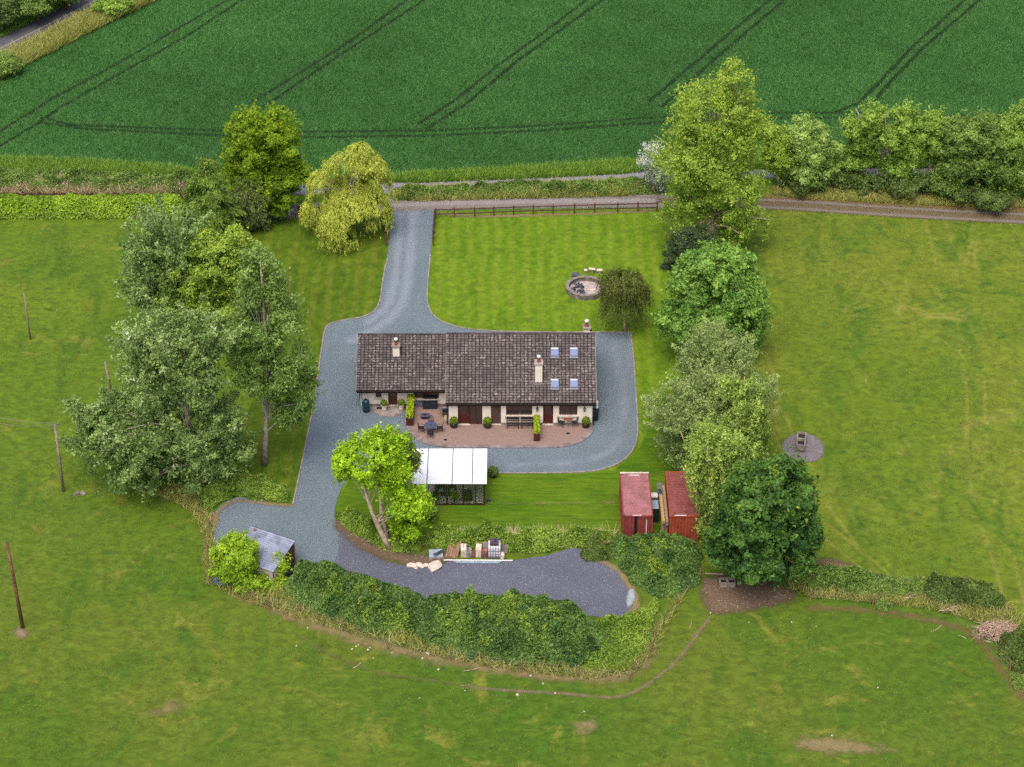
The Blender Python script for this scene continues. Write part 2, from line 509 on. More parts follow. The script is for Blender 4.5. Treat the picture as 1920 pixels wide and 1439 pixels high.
M['soil'] = mat('wheat_underleaf', A(58, 108, 48), 0.95, 0.1, 0.3)
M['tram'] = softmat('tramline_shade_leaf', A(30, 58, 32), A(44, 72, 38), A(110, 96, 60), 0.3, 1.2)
M['mud'] = softmat('trodden_mud', A(112, 92, 74, 1.25), A(134, 116, 94, 1.25), A(190, 182, 170), 0.8, 0.9)
M['path'] = softmat('worn_earth', A(140, 120, 96, 1.25), A(166, 146, 122, 1.25), None, 0.75, 1.6)
M['dryg'] = softmat('dry_thatch', A(150, 132, 92, 1.25), A(176, 158, 116, 1.25), None, 1.0, 1.1, 0.68)
M['rust_soil'] = softmat('reddish_earth', A(146, 120, 84), A(166, 140, 98), None, 1.0, 1.2, 0.6)
M['circ'] = softmat('pale_stone_dust', A(132, 128, 130), A(160, 156, 156), A(196, 192, 190), 0.35, 2.0)
M['slatepatch'] = softmat('crushed_white_stone', A(170, 186, 196), A(206, 214, 218), None, 0.5, 2.0)
M['patio'] = None
M['kerb'] = mat('concrete_edging', A(168, 158, 148), 0.9, 0.2, 2.0)
M['concrete'] = mat('pale_concrete', A(176, 168, 158), 0.9, 0.15, 1.6, 0.2, 12)
M['oldconc'] = mat('weathered_concrete', A(150, 142, 130, 1.25), 0.95, 0.22, 2.5, 0.4, 14)
M['render'] = mat('cream_render', A(232, 226, 208, 1.6), 0.85, 0.05, 0.9, 0.15, 25)
M['plinth'] = mat('grey_plinth', A(158, 152, 146), 0.9, 0.14, 1.8)
M['deck'] = mat('roof_underlay', A(48, 42, 40), 0.95, 0.2, 2)
M['fascia'] = mat('dark_brown_fascia', A(52, 38, 34), 0.5, 0.12, 3)
M['mahog'] = mat('mahogany_door', A(74, 28, 26, 1.5), 0.4, 0.15, 5, spec=0.5)
M['brownshut'] = mat('brown_shutter', A(88, 68, 58, 1.5), 0.6, 0.12, 6)
M['winglass'] = glassmat('window_glass', dark=A(60, 48, 46), refl=0.1)
M['sky_glass'] = glassmat('rooflight_glass', dark=A(102, 126, 186), refl=0.03)  # reflected sky painted in as the pane's blue body colour, little real gloss
M['lead'] = mat('lead_flashing', A(120, 130, 144), 0.5, 0.12, 4, spec=0.5)
M['frame_grey'] = mat('grey_metal_frame', A(92, 104, 126), 0.45, 0.1, 4, spec=0.5)
M['terracotta'] = mat('terracotta', A(170, 98, 66), 0.85, 0.15, 8)
M['white'] = mat('white_paint', A(232, 232, 230, 1.4), 0.6, 0.05, 3)
M['black'] = mat('black_metal', A(36, 36, 40), 0.45, 0.15, 6, spec=0.5)
M['bluegrey'] = mat('blue_grey_metal', A(84, 96, 122), 0.5, 0.12, 6, spec=0.4)
M['rattan'] = mat('charcoal_rattan', A(44, 52, 64), 0.7, 0.25, 14, 0.5, 30)
M['oiltank'] = mat('dark_teal_plastic', A(22, 70, 84), 0.4, 0.12, 3, spec=0.5)
M['bin'] = mat('bin_plastic', A(30, 44, 52), 0.45, 0.12, 4, spec=0.5)
M['cream_pot'] = mat('cream_pot', A(228, 216, 196, 1.5), 0.7, 0.08, 6)
M['darkpot'] = mat('glazed_brown_pot', A(48, 36, 34), 0.35, 0.15, 6, spec=0.5)
M['planter'] = mat('brown_stained_planter', A(88, 48, 40), 0.7, 0.2, 6)
M['gas'] = mat('cream_gas_bottle', A(226, 206, 160), 0.4, 0.06, 5, spec=0.5)
M['polycarb'] = None
M['contA'] = mat('faded_red_steel', A(176, 118, 118), 0.65, 0.16, 0.9, tint=0.12, dirt=A(150, 98, 96), dirt_amt=0.35, dirt_scale=1.3)
M['contAw'] = mat('red_steel_wall', A(132, 62, 58, 1.6), 0.6, 0.12, 1.5, tint=0.15, dirt=A(110, 56, 44), dirt_amt=0.3, dirt_scale=1.8)
M['contB'] = mat('bright_red_steel', A(152, 84, 76), 0.6, 0.14, 1.1, tint=0.12, dirt=A(140, 60, 52), dirt_amt=0.3)
M['contBw'] = mat('orange_red_steel', A(152, 74, 50, 1.6), 0.6, 0.1, 1.5, tint=0.15, dirt=A(116, 58, 42), dirt_amt=0.25, dirt_scale=1.6)
M['darkbrown'] = mat('dark_stained_timber', A(64, 42, 36), 0.75, 0.2, 6)
M['fence'] = mat('brown_fence_timber', A(86, 62, 50, 1.7), 0.85, 0.22, 5)
M['post'] = mat('weathered_post', A(128, 104, 84, 1.7), 0.9, 0.25, 6)
M['greypole'] = mat('grey_weathered_pole', A(134, 122, 108, 1.7), 0.9, 0.2, 4)
M['brownpole'] = mat('brown_creosote_pole', A(112, 82, 58, 1.7), 0.9, 0.25, 3, dirt=A(86, 56, 40), dirt_amt=0.4, dirt_scale=2.0)
M['wire'] = mat('galvanised_wire', A(150, 146, 138), 0.5, 0.1, 4, metal=0.3)
M['galv'] = mat('galvanised_steel', A(150, 152, 154), 0.45, 0.12, 4, metal=0.4)
M['tin'] = mat('grey_blue_roof_sheet', A(140, 150, 170, 1.35), 0.55, 0.16, 1.2, tint=0.1, dirt=A(116, 124, 146, 1.2), dirt_amt=0.4, dirt_scale=0.9)
M['shedwood'] = mat('silvered_shed_boards', A(168, 160, 150, 1.7), 0.9, 0.2, 4, tint=0.2)
M['shedbrown'] = mat('rusty_shed_door', A(104, 76, 62), 0.9, 0.25, 3, tint=0.2)
M['stone'] = mat('grey_rubble_stone', A(150, 142, 132), 0.95, 0.28, 2.2, 0.5, 9, tint=0.25)
M['limestone'] = mat('pale_limestone', A(228, 216, 198, 1.2), 0.9, 0.12, 3, 0.4, 9, tint=0.1)
M['slate'] = mat('dark_slate', A(84, 86, 98), 0.8, 0.35, 3.5, 0.5, 9, tint=0.4)
M['ringtop'] = mat('lichened_coping', A(152, 146, 134), 0.95, 0.2, 3)
M['pink'] = mat('pinkish_flags', A(206, 192, 184), 0.95, 0.16, 2.0, 0.3, 8)
M['brick'] = mat('red_brick', A(158, 108, 92), 0.9, 0.2, 3, tint=0.3)
M['block'] = mat('grey_block', A(166, 162, 158), 0.9, 0.15, 4, tint=0.25)
M['whitebag'] = mat('white_bulk_bag', A(226, 226, 228, 1.3), 0.7, 0.1, 4)
M['pipe'] = mat('pale_blue_pipe', A(168, 190, 204), 0.5, 0.1, 2, spec=0.4)
M['timber'] = mat('fresh_sawn_timber', A(204, 166, 104), 0.85, 0.12, 5)
M['greytimber'] = mat('grey_sawn_timber', A(176, 156, 134), 0.9, 0.15, 5)
M['pallet'] = mat('old_pallet_wood', A(166, 132, 104), 0.9, 0.22, 5)
M['twig'] = mat('bleached_twig', A(172, 148, 128, 1.7), 0.9, 0.25, 4, tint=0.3)
M['bark'] = mat('grey_bark', A(154, 148, 134, 1.7), 0.95, 0.25, 3, 0.5, 9)
M['barkpale'] = mat('pale_bark', A(176, 160, 138, 1.7), 0.95, 0.22, 3, 0.4, 9)
M['barkdark'] = mat('dark_bark', A(92, 76, 62, 1.7), 0.95, 0.25, 3, 0.5, 9)
M['greyglass'] = glassmat('clear_glass', (0.86, 0.9, 0.88), 0.06)
M['greenpl'] = mat('dark_green_seat', A(42, 62, 52), 0.6, 0.15, 6)
M['floor'] = mat('sunroom_paving', A(206, 196, 180, 1.5), 0.85, 0.12, 1.4)
M['aqua'] = mat('pale_aqua_cloth', A(180, 214, 208), 0.8, 0.08, 5)
# foliage
M['maple'] = leafmat('maple_leaf', A(78, 110, 16), A(152, 182, 40))
M['cypress'] = leafmat('cypress_spray', A(62, 92, 28), A(122, 150, 54), 0.12)
M['cyp_dark'] = leafmat('dark_cypress_spray', A(68, 82, 38), A(112, 126, 66), 0.12)
M['gold'] = leafmat('golden_willow_leaf', A(122, 142, 50), A(192, 202, 88), 0.3)
M['greypop'] = leafmat('grey_poplar_leaf', A(80, 112, 52), A(144, 170, 98), 0.2)
M['yellowgr'] = leafmat('yellow_green_leaf', A(92, 124, 34), A(164, 188, 72), 0.3)
M['aspen'] = leafmat('aspen_leaf', A(80, 112, 46), A(140, 168, 84), 0.25)
M['whitepop'] = leafmat('white_poplar_leaf', A(80, 112, 50), A(152, 176, 102), 0.18, third=A(190, 202, 168))
M['limegreen'] = leafmat('lime_green_leaf', A(96, 142, 14), A(176, 212, 44), 0.32)
M['dullgreen'] = leafmat('dull_green_leaf', A(82, 106, 44), A(138, 156, 76), 0.25)
M['poplar'] = leafmat('young_poplar_leaf', A(108, 140, 44), A(170, 194, 76), 0.34)
M['holly'] = leafmat('holly_leaf', A(30, 48, 30), A(76, 98, 58), 0.08, 0.4)
M['chestnut'] = leafmat('chestnut_leaf', A(64, 110, 36), A(138, 178, 76), 0.25)
M['sallow'] = leafmat('sallow_leaf', A(98, 122, 62), A(162, 180, 108), 0.25)
M['uprpop'] = leafmat('upright_poplar_leaf', A(98, 128, 50), A(174, 196, 96), 0.3)
M['sycamore'] = leafmat('sycamore_leaf', A(30, 70, 28), A(90, 130, 46), 0.2, third=A(150, 160, 40))
M['cedar'] = leafmat('weeping_cedar_spray', A(44, 58, 18), A(98, 110, 44), 0.1)
M['blossom'] = leafmat('may_blossom', A(120, 140, 100), A(214, 222, 210), 0.2)
M['palegreen'] = leafmat('pale_green_leaf', A(96, 132, 46), A(170, 198, 106), 0.3)
M['ash'] = leafmat('ash_leaf', A(90, 130, 40), A(162, 192, 84), 0.3)
M['hawth'] = leafmat('hedgerow_leaf', A(66, 98, 36), A(132, 160, 72), 0.25)
M['darkshrub'] = leafmat('dark_shrub_leaf', A(54, 76, 32), A(108, 130, 58), 0.18)
M['hedge'] = leafmat('clipped_hedge_leaf', A(92, 132, 26), A(164, 194, 58), 0.28)
M['ivy'] = leafmat('ivy_leaf', A(96, 136, 20), A(160, 190, 44), 0.25)
M['bramble'] = leafmat('bramble_leaf', A(52, 88, 40), A(112, 144, 66), 0.22)
M['nettle'] = leafmat('nettle_leaf', A(84, 120, 36), A(150, 176, 68), 0.25)
M['tallgrass'] = leafmat('tall_grass', A(88, 128, 38), A(134, 168, 64), 0.3)
M['rankgrass'] = leafmat('rank_grass', A(124, 134, 60), A(176, 176, 102), 0.3)
M['drystem'] = leafmat('dry_stalks', A(160, 140, 110), A(214, 196, 164), 0.25)
M['crop'] = leafmat('wheat_blade', A(58, 107, 44), A(74, 126, 56), 0.3, 0.5, 0.45)
M['cropy'] = leafmat('wheat_blade_yellowish', A(60, 106, 36), A(88, 136, 48), 0.3)
M['turftuft'] = leafmat('turf_tuft', A(88, 110, 38), A(118, 134, 54), 0.3, 0.6, 0.5)
M['topiary'] = leafmat('box_leaf', A(60, 88, 16), A(122, 146, 36), 0.2)
M['limebox'] = leafmat('lime_box_leaf', A(118, 146, 16), A(180, 200, 40), 0.25)

def patiomat():
    m, nt, out = newmat('brick_paving')
    v = pos(nt)
    br = nd(nt, 'ShaderNodeTexBrick', {'offset': 0.5}, Vector=v, Scale=1.0, Color1=c4(A(180, 154, 140)), Color2=c4(A(164, 140, 128)), Mortar=c4(A(150, 128, 116)))
    br.inputs['Brick Width'].default_value = 0.22; br.inputs['Row Height'].default_value = 0.11; br.inputs['Mortar Size'].default_value = 0.008
    n = noise(nt, v, 0.7, 4.0, 0.65)
    c = mixc(nt, maprange(nt, n, 0.35, 0.72), br.outputs[0], A(168, 144, 132))
    finish(nt, out, c, 0.85, br.outputs['Fac'], 0.25, 0, 0.3, -0.01)
    return m
M['patio'] = patiomat()
def polymat():
    m, nt, out = newmat('white_polycarbonate')
    d = nt.nodes.new('ShaderNodeBsdfPrincipled'); d.inputs['Base Color'].default_value = (0.93, 0.94, 0.98, 1); d.inputs['Roughness'].default_value = 0.25; d.inputs['Specular IOR Level'].default_value = 0.6
    n = noise(nt, pos(nt), 1.2, 3.0)
    c = mixc(nt, maprange(nt, n, 0.35, 0.7), (0.84, 0.85, 0.88), (0.77, 0.80, 0.86)); nt.links.new(c, d.inputs['Base Color'])
    t = nt.nodes.new('ShaderNodeBsdfTranslucent'); t.inputs[0].default_value = (0.95, 0.95, 0.95, 1)
    ms = nd(nt, 'ShaderNodeMixShader', None, Fac=0.2)
    nt.links.new(d.outputs[0], ms.inputs[1]); nt.links.new(t.outputs[0], ms.inputs[2]); nt.links.new(ms.outputs[0], out.inputs['Surface'])
    return m
M['polycarb'] = polymat()
def tilemat():
    m, nt, out = newmat('lichened_roof_tile')
    v = pos(nt); t = attr(nt, 'tint')
    n1 = noise(nt, v, 0.35, 4.0, 0.6); n2 = noise(nt, v, 4.6, 4.0, 0.75); n3 = noise(nt, v, 1.1, 3.0)
    c = mixc(nt, maprange(nt, t, 0, 1), A(104, 97, 96), A(128, 120, 117))
    c = mixc(nt, maprange(nt, n1, 0.45, 0.75, 0.0, 0.6), c, A(98, 92, 96))
    # lichen: pale grey, a little ochre, clustered
    f = math_(nt, 'MULTIPLY', maprange(nt, n2, 0.52, 0.60), maprange(nt, n3, 0.36, 0.56))
    c = mixc(nt, math_(nt, 'MULTIPLY', f, 0.85), c, A(200, 190, 176))
    n4 = noise(nt, v, 2.1, 3.0, 0.7)
    c = mixc(nt, maprange(nt, n4, 0.70, 0.78, 0, 0.75), c, A(170, 140, 70))
    c = mixc(nt, maprange(nt, t, -0.9, -0.1), A(46, 40, 42), c)   # row shadow, with some moss, painted into the exposed tile ends
    finish(nt, out, c, 0.9, n2, 0.15, 0, 0.4, 0.01)
    return m
M['tile'] = tilemat()
M['ridge'] = mat('dark_ridge_tile', A(84, 76, 76), 0.9, 0.2, 1.2, tint=0.3)

# ------------------------------------------------------------------ the land
big = 2600.0
sheet('ground', [(-big, -400), (big, -400), (big, big * 1.6), (-big, big * 1.6)], 0.0, M['pasture'])

# right-hand paddock, from the tree row to the hedge
paddock_px = [(1225, 388), (1500, 372), (1960, 395), (2300, 420), (2300, 1300), (1960, 1250), (1890, 1150), (1720, 1090), (1520, 1050), (1330, 1070), (1290, 960), (1245, 700)]
paddock = GP(paddock_px)
sheet('paddock', paddock, 0.004, M['paddock'])

lawn_px = [(806, 400), (1228, 392), (1246, 440), (1262, 540), (1300, 680), (1300, 820), (1310, 1000), (1240, 1006), (1000, 1004), (700, 1015), (640, 985), (628, 960), (640, 920), (700, 800), (760, 600), (800, 560)]
sheet('lawn', GP(lawn_px), 0.010, M['lawn'])
lower_px = [(640, 985), (628, 960), (640, 925), (655, 900), (700, 884), (1150, 884), (1200, 840), (1262, 700), (1300, 820), (1310, 1002), (1240, 1008), (1000, 1006), (700, 1020)]
sheet('lower_lawn', GP(lower_px), 0.016, M['lawn_low'])
left_px = [(480, 402), (740, 398), (735, 480), (725, 580), (640, 620), (610, 760), (560, 950), (545, 948), (505, 930), (455, 905), (430, 870), (470, 760), (520, 640), (470, 560), (440, 480)]
sheet('side_lawn', GP(left_px), 0.010, M['lawn_left'])

# gravel drive round the house
drive_px = [(738, 378), (734, 400), (731, 440), (727, 479), (721, 505), (716, 540), (713, 565), (704, 584), (684, 595), (650, 600), (622, 606), (610, 614), (605, 640), (598, 690), (590, 750), (580, 800), (568, 860), (556, 915), (549, 947), (549, 949),
            (532, 948), (505, 944), (470, 940), (452, 931), (432, 937), (410, 950), (402, 965), (400, 990), (397, 1030), (390, 1085), (400, 1100), (520, 1100), (560, 1085), (600, 1075), (640, 1066), (668, 1030), (660, 1005), (640, 990), (625, 972),
            (630, 945), (640, 915), (655, 895), (690, 888), (780, 888), (915, 888), (1000, 888), (1090, 887), (1130, 882), (1165, 868), (1186, 848), (1195, 825), (1196, 790), (1192, 730), (1188, 670), (1184, 640), (1183, 626), (1180, 624), (1060, 624), (960, 623), (910, 621), (870, 617), (840, 609), (818, 598), (805, 583), (800, 562), (803, 520), (807, 479), (810, 445), (814, 410), (816, 378)]
drive = chaikin(GP(drive_px), 2)
sheet('gravel_drive', drive, 0.030, M['drive'])
yard_px = [(628, 1000), (655, 1004), (690, 1035), (730, 1056), (765, 1062), (830, 1066), (835, 1050), (960, 1052), (1000, 1046), (1040, 1040), (1070, 1026), (1090, 1030), (1105, 1048), (1140, 1052), (1165, 1075), (1180, 1100), (1196, 1125), (1185, 1150), (1168, 1165), (1125, 1160), (1080, 1150), (900, 1150), (700, 1120), (610, 1090), (600, 1080), (640, 1040)]
yard = jitter_poly(chaikin(GP(yard_px), 2), 0.07, 0.4)
sheet('chippings_yard', yard, 0.040, M['yard'])
# wheel-worn bands on the entrance
soft('wheel_marks', M['wheel'], 0.036, line=chaikin(GP([(775, 392), (770, 430), (768, 480), (762, 530), (752, 575), (716, 612), (660, 640)]), 2, False), width=1.5, fade=1.4)
soft('wheel_marks', M['wheel'], 0.036, line=chaikin(GP([(752, 400), (748, 450), (742, 520), (730, 575), (690, 606)]), 2, False), width=1.2, fade=1.2)
soft('wheel_marks', M['wheel'], 0.036, line=chaikin(GP([(1150, 650), (1168, 720), (1170, 790), (1150, 850), (1080, 870), (960, 872)]), 2, False), width=1.6, fade=2.4)

def ribbon(name, line, width, z0, z1, m, kind='structure', parent=None):
    line = [Vector(p) for p in line]
    mb = MB(); b = []
    for i, p in enumerate(line):
        d = (line[min(i + 1, len(line) - 1)] - line[max(i - 1, 0)]).normalized()
        n = Vector((-d.y, d.x)) * (width / 2)
        b.append((p - n, p + n))
    for i in range(len(b) - 1):
        (a0, a1), (c0, c1) = b[i], b[i + 1]
        vs = [(a0.x, a0.y, z0), (a1.x, a1.y, z0), (a1.x, a1.y, z1), (a0.x, a0.y, z1), (c0.x, c0.y, z0), (c1.x, c1.y, z0), (c1.x, c1.y, z1), (c0.x, c0.y, z1)]
        mb.add(vs, [(3, 7, 6, 2), (0, 4, 7, 3), (1, 2, 6, 5)] + ([(0, 3, 2, 1)] if i == 0 else []) + ([(4, 5, 6, 7)] if i == len(b) - 2 else []), random.random())
    o = mb.build(name, m, parent)
    if kind: o['kind'] = kind
    return o
kerb_lines = [[(727, 485), (721, 505), (716, 540), (713, 565), (704, 584), (684, 595), (650, 600), (622, 606), (610, 614), (605, 640), (598, 690), (590, 750), (580, 800), (568, 860), (556, 915), (549, 947)],
              [(807, 479), (803, 520), (800, 562), (805, 583), (818, 598), (840, 609), (870, 617), (910, 621), (960, 623), (1060, 624), (1180, 624)],
              [(1183, 626), (1184, 640), (1188, 670), (1192, 730), (1196, 790), (1195, 825), (1186, 848), (1165, 868), (1130, 882), (1090, 887), (1000, 888), (915, 888)]]
for k in kerb_lines:
    ribbon('drive_kerb', chaikin(GP(k), 2, False), 0.13, -0.02, 0.085, M['kerb'])

# farm track, field track, road
track = chaikin(GP([(480, 402), (560, 396), (660, 391), (740, 385), (900, 380), (1100, 377), (1220, 377), (1440, 382), (1560, 389), (1700, 399), (1920, 410), (2100, 420)]), 2, False)
nleft = max(i for i, q in enumerate(track) if q[0] < G(1310, 377).x)
soft('farm_track', softmat('lane_stone', A(158, 152, 148), A(182, 178, 174), A(200, 196, 190), 0.5, 1.0), 0.046, line=track[:nleft + 2], width=1.9, fade=1.0, res=0.3)
soft('farm_track', softmat('track_earth', A(120, 108, 78), A(146, 130, 102), None, 0.8, 0.9, .85), 0.046, line=track[nleft - 1:], width=1.7, fade=1.1, res=0.3)
soft('wheel_ruts', softmat('rut_stone', A(156, 146, 132), A(180, 172, 160), None, 0.8, 1.2, .7), 0.052, line=[(x, y + 0.75) for x, y in track], width=0.45, fade=0.4, res=0.2)
soft('wheel_ruts', softmat('rut_stone_near', A(156, 146, 132), A(178, 170, 158), None, 0.8, 1.2, .7), 0.052, line=[(x, y - 0.85) for x, y in track], width=0.5, fade=0.4, res=0.2)
ftrack = chaikin(GP([(560, 356), (735, 354), (900, 348), (1050, 341), (1220, 331), (1400, 325), (1560, 322), (1780, 324), (1920, 326), (2100, 330)]), 2, False)
soft('field_track', softmat('field_track_stone', A(150, 152, 160), A(178, 178, 184), None, 0.35, 1.2), 0.046, line=ftrack, width=1.5, fade=0.7)
soft('reddish_verge', M['rust_soil'], 0.050, line=[(x, y + 1.7) for x, y in ftrack], width=0.8, fade=0.6)
ra, rb = G(-60, 122), G(180, 2)
rd = (rb - ra).normalized()
road_c = [(ra - rd * 60)[:2], (rb + rd * 160)[:2]]
ribbon('road', road_c, 6.0, -0.02, 0.045, M['tarmac'])
ribbon('road_centre_line', road_c, 0.12, 0.046, 0.050, M['line'])

# bare ground
soft('mud_patch', M['mud'], 0.024, poly=chaikin(GP([(1300, 1082), (1345, 1070), (1450, 1085), (1510, 1110), (1500, 1135), (1440, 1150), (1370, 1160), (1320, 1160), (1300, 1120)]), 2), fade=1.2)
foot = chaikin(GP([(560, 1195), (640, 1240), (720, 1266), (800, 1275), (880, 1290), (960, 1296), (1060, 1302), (1150, 1311), (1190, 1300), (1235, 1270), (1270, 1240), (1300, 1200), (1330, 1160)]), 3, False)
nf = max(i for i, q in enumerate(foot) if q[0] < G(880, 1290).x)
soft('footpath', softmat('faint_worn_earth', A(136, 126, 84), A(150, 138, 98), None, 0.9, 1.2, 0.55), 0.028, line=foot[:nf + 2], width=0.36, fade=0.6, res=0.14)
soft('footpath', M['path'], 0.028, line=foot[nf - 1:], width=0.33, fade=0.5, res=0.12)
soft('trough_hardstanding', M['circ'], 0.024, poly=chaikin(GP([(1460, 835), (1475, 817), (1505, 809), (1535, 818), (1551, 840), (1545, 862), (1520, 870), (1490, 868), (1468, 855)]), 2), fade=0.35, res=0.2)
soft('bare_patch', M['path'], 0.020, poly=chaikin(GP([(18, 1180), (42, 1172), (62, 1184), (50, 1205), (22, 1200)]), 1), fade=0.7, res=0.15)
soft('bare_patch', M['dryg'], 0.020, poly=chaikin(GP([(250, 905), (330, 912), (390, 955), (398, 1080), (375, 1085), (378, 985), (340, 950), (255, 925)]), 2), fade=0.9)
soft('bare_patch', M['dryg'], 0.020, poly=chaikin(GP([(380, 960), (412, 955), (420, 985), (395, 990)]), 1), fade=0.4, res=0.15)
soft('bare_patch', M['dryg'], 0.020, line=chaikin(GP([(440, 1110), (560, 1160), (640, 1190), (760, 1225), (900, 1250), (1040, 1270), (1180, 1275), (1225, 1215)]), 2, False), width=1.1, fade=1.4)
soft('reddish_verge', M['rust_soil'], 0.020, line=chaikin(GP([(1520, 1140), (1640, 1145), (1760, 1165), (1830, 1190), (1870, 1250), (1920, 1310)]), 2, False), width=0.7, fade=0.9)
soft('reddish_verge', M['rust_soil'], 0.020, poly=chaikin(GP([(1765, 1085), (1800, 1070), (1850, 1090), (1830, 1102), (1775, 1100)]), 1), fade=1.0)
soft('bare_patch', M['mud'], 0.020, poly=chaikin(GP([(1510, 1050), (1560, 1040), (1620, 1062), (1600, 1075), (1530, 1070)]), 1), fade=0.9)
soft('bare_patch', M['dryg'], 0.020, poly=chaikin(GP([(1470, 1380), (1540, 1370), (1620, 1385), (1690, 1400), (1690, 1420), (1560, 1425), (1480, 1410)]), 2), fade=1.2)
soft('bare_patch', M['dryg'], 0.020, poly=chaikin(GP([(1060, 1345), (1120, 1340), (1140, 1370), (1090, 1395), (1060, 1380)]), 2), fade=1.5)
soft('bare_patch', M['dryg'], 0.020, poly=chaikin(GP([(300, 1310), (360, 1305), (370, 1335), (300, 1350), (240, 1350)]), 2), fade=1.6)
soft('reddish_verge', M['rust_soil'], 0.022, line=chaikin(GP([(1450, 372), (1600, 376), (1750, 386), (1920, 396)]), 2, False), width=1.5, fade=1.4)
soft('bare_patch', M['mud'], 0.044, line=chaikin(GP([(640, 985), (680, 1020), (730, 1045), (800, 1055), (835, 1045)]), 2, False), width=1.1, fade=0.9)
soft('bare_patch', M['dryg'], 0.044, line=chaikin(GP([(1120, 1050), (1160, 1070), (1180, 1100), (1196, 1128), (1186, 1152), (1165, 1168)]), 2, False), width=0.45, fade=0.4, res=0.2)
soft('white_stone_patch', M['slatepatch'], 0.048, poly=chaikin(GP([(1175, 1105), (1192, 1103), (1194, 1128), (1180, 1145), (1170, 1135)]), 2), fade=0.25, res=0.12)
soft('bare_patch', M['dryg'], 0.034, line=chaikin(GP([(549, 950), (510, 947), (465, 942), (440, 938), (408, 958), (401, 990)]), 2, False), width=0.35, fade=0.35, res=0.15)
soft('bare_patch', M['dryg'], 0.024, line=chaikin(GP([(915, 944), (1000, 946), (1080, 944), (1150, 943)]), 2, False), width=0.22, fade=0.5, res=0.12)
soft('bare_patch', M['path'], 0.024, poly=chaikin(GP([(1030, 986), (1046, 983), (1056, 987), (1044, 992)]), 1), fade=0.4, res=0.12)
soft('bare_patch', M['dryg'], 0.022, line=chaikin(GP([(815, 402), (900, 408), (1000, 404), (1100, 402), (1220, 396)]), 2, False), width=0.5, fade=0.5)

# ------------------------------------------------------------------ wheat with its tramlines
crop_px = [(-120, 292), (0, 297), (180, 303), (360, 318), (560, 324), (735, 328), (900, 320), (1050, 312), (1220, 300), (1400, 296), (1600, 290), (1920, 288), (2060, 286), (2060, -60), (330, -60), (240, 18), (140, 72), (45, 122), (-120, 190)]
crop = GP(crop_px)
sheet('crop_field', crop, 0.008, M['soil'])
tram = [[(0, 248), (100, 185), (200, 132), (430, 0), (500, -42)], [(0, 275), (60, 240), (110, 205), (210, 148), (340, 75), (455, 0), (520, -42)],
        [(470, 195), (640, 90), (765, 0), (820, -42)], [(492, 203), (640, 103), (797, 0), (850, -42)],
        [(785, 233), (860, 185), (930, 127), (1020, 62), (1102, 0), (1150, -42)], [(800, 243), (880, 192), (973, 113), (1050, 58), (1132, 0), (1180, -42)],
        [(1216, 192), (1290, 130), (1370, 62), (1445, 0), (1490, -42)], [(1240, 202), (1320, 130), (1395, 65), (1472, 0), (1520, -42)],
        [(1560, 214), (1610, 195), (1650, 155), (1710, 90), (1810, 0), (1850, -42)], [(1628, 205), (1660, 165), (1730, 92), (1838, 0), (1880, -42)],
        [(80, 222), (130, 235), (250, 240), (410, 246), (560, 249), (800, 246), (1000, 238), (1220, 222), (1430, 213), (1600, 213), (1800, 219), (1960, 221)],
        [(78, 232), (160, 243), (300, 250), (410, 255), (560, 259), (800, 256), (1000, 247), (1220, 232), (1430, 223), (1600, 222), (1800, 229), (1960, 231)]]
tram_w = [GP(t) for t in tram]
P = sample_poly(crop, 480000)
vis = (P[:, 1] < 256) & (np.abs(P[:, 0]) < P[:, 1] * 0.275 + 2)
P = P[vis]
keep = np.ones(len(P), bool)
for t in tram_w:
    keep &= segdist(P, t) > (0.21 + 0.07 * rng.random(len(P)))
P = P[keep]
lf = vnoise(P, .06, 3) + .6 * vnoise(P, .21, 4) + .5 * vnoise(np.stack([P[:, 0] * .5 + P[:, 1] * .87, P[:, 0] * .15], 1), .4, 5)
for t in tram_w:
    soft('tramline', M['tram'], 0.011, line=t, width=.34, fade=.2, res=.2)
blades('wheat_crop', P, 0.25, 0.07, M['crop'], tint=np.clip(.5 + .5 * (lf - 1.05) * 1.5 + 0.22 * (rng.random(len(P)) - 0.5), 0, 1), lean=1.7, z0=0.008, hvar=0.25)
tag(bpy.data.objects['wheat_crop'], 'dense blue-green wheat crop filling the big field behind', 'crop')

# ------------------------------------------------------------------ turf tufts
def tufts(name, poly, n, h, w, m, clump=0.0, lean=2.2, excl=(), label=None):
    P = sample_poly(poly, n)
    if clump:
        nz = vnoise(P, .35, 8) + .7 * vnoise(P, 1.1, 9)
        P = P[(nz + rng.normal(0, .16, len(P))) > clump]
    for e in excl: P = P[~inpoly(P, e)]
    o = blades(name, P, h, w, m, lean=lean, z0=0.006)
    return tag(o, label, 'grass')
front = GP([(-30, 425), (250, 425), (250, 700), (140, 900), (380, 980), (390, 1100), (560, 1165), (760, 1215), (1000, 1270), (1190, 1275), (1240, 1190), (1310, 1165), (1480, 1150), (1650, 1130), (1800, 1175), (1920, 1290), (1960, 1460), (-40, 1460)])
tufts('meadow_grass', front, 60000, 0.06, 0.07, M['turftuft'], 0.85, label='short rough grass over the near and left pasture')
tufts('paddock_grass', GP([(1450, 405), (1930, 425), (1930, 1150), (1760, 1090), (1560, 1040), (1545, 900), (1560, 800), (1465, 780)]), 45000, 0.06, 0.07, M['turftuft'], 0.85, label='short rough grass over the right-hand paddock')

# ------------------------------------------------------------------ the bungalow
HY = 149.08
house = empty('bungalow', (0, HY, 0), 0, 'long cream rendered bungalow with brown tiled roof and lower left wing', 'house')
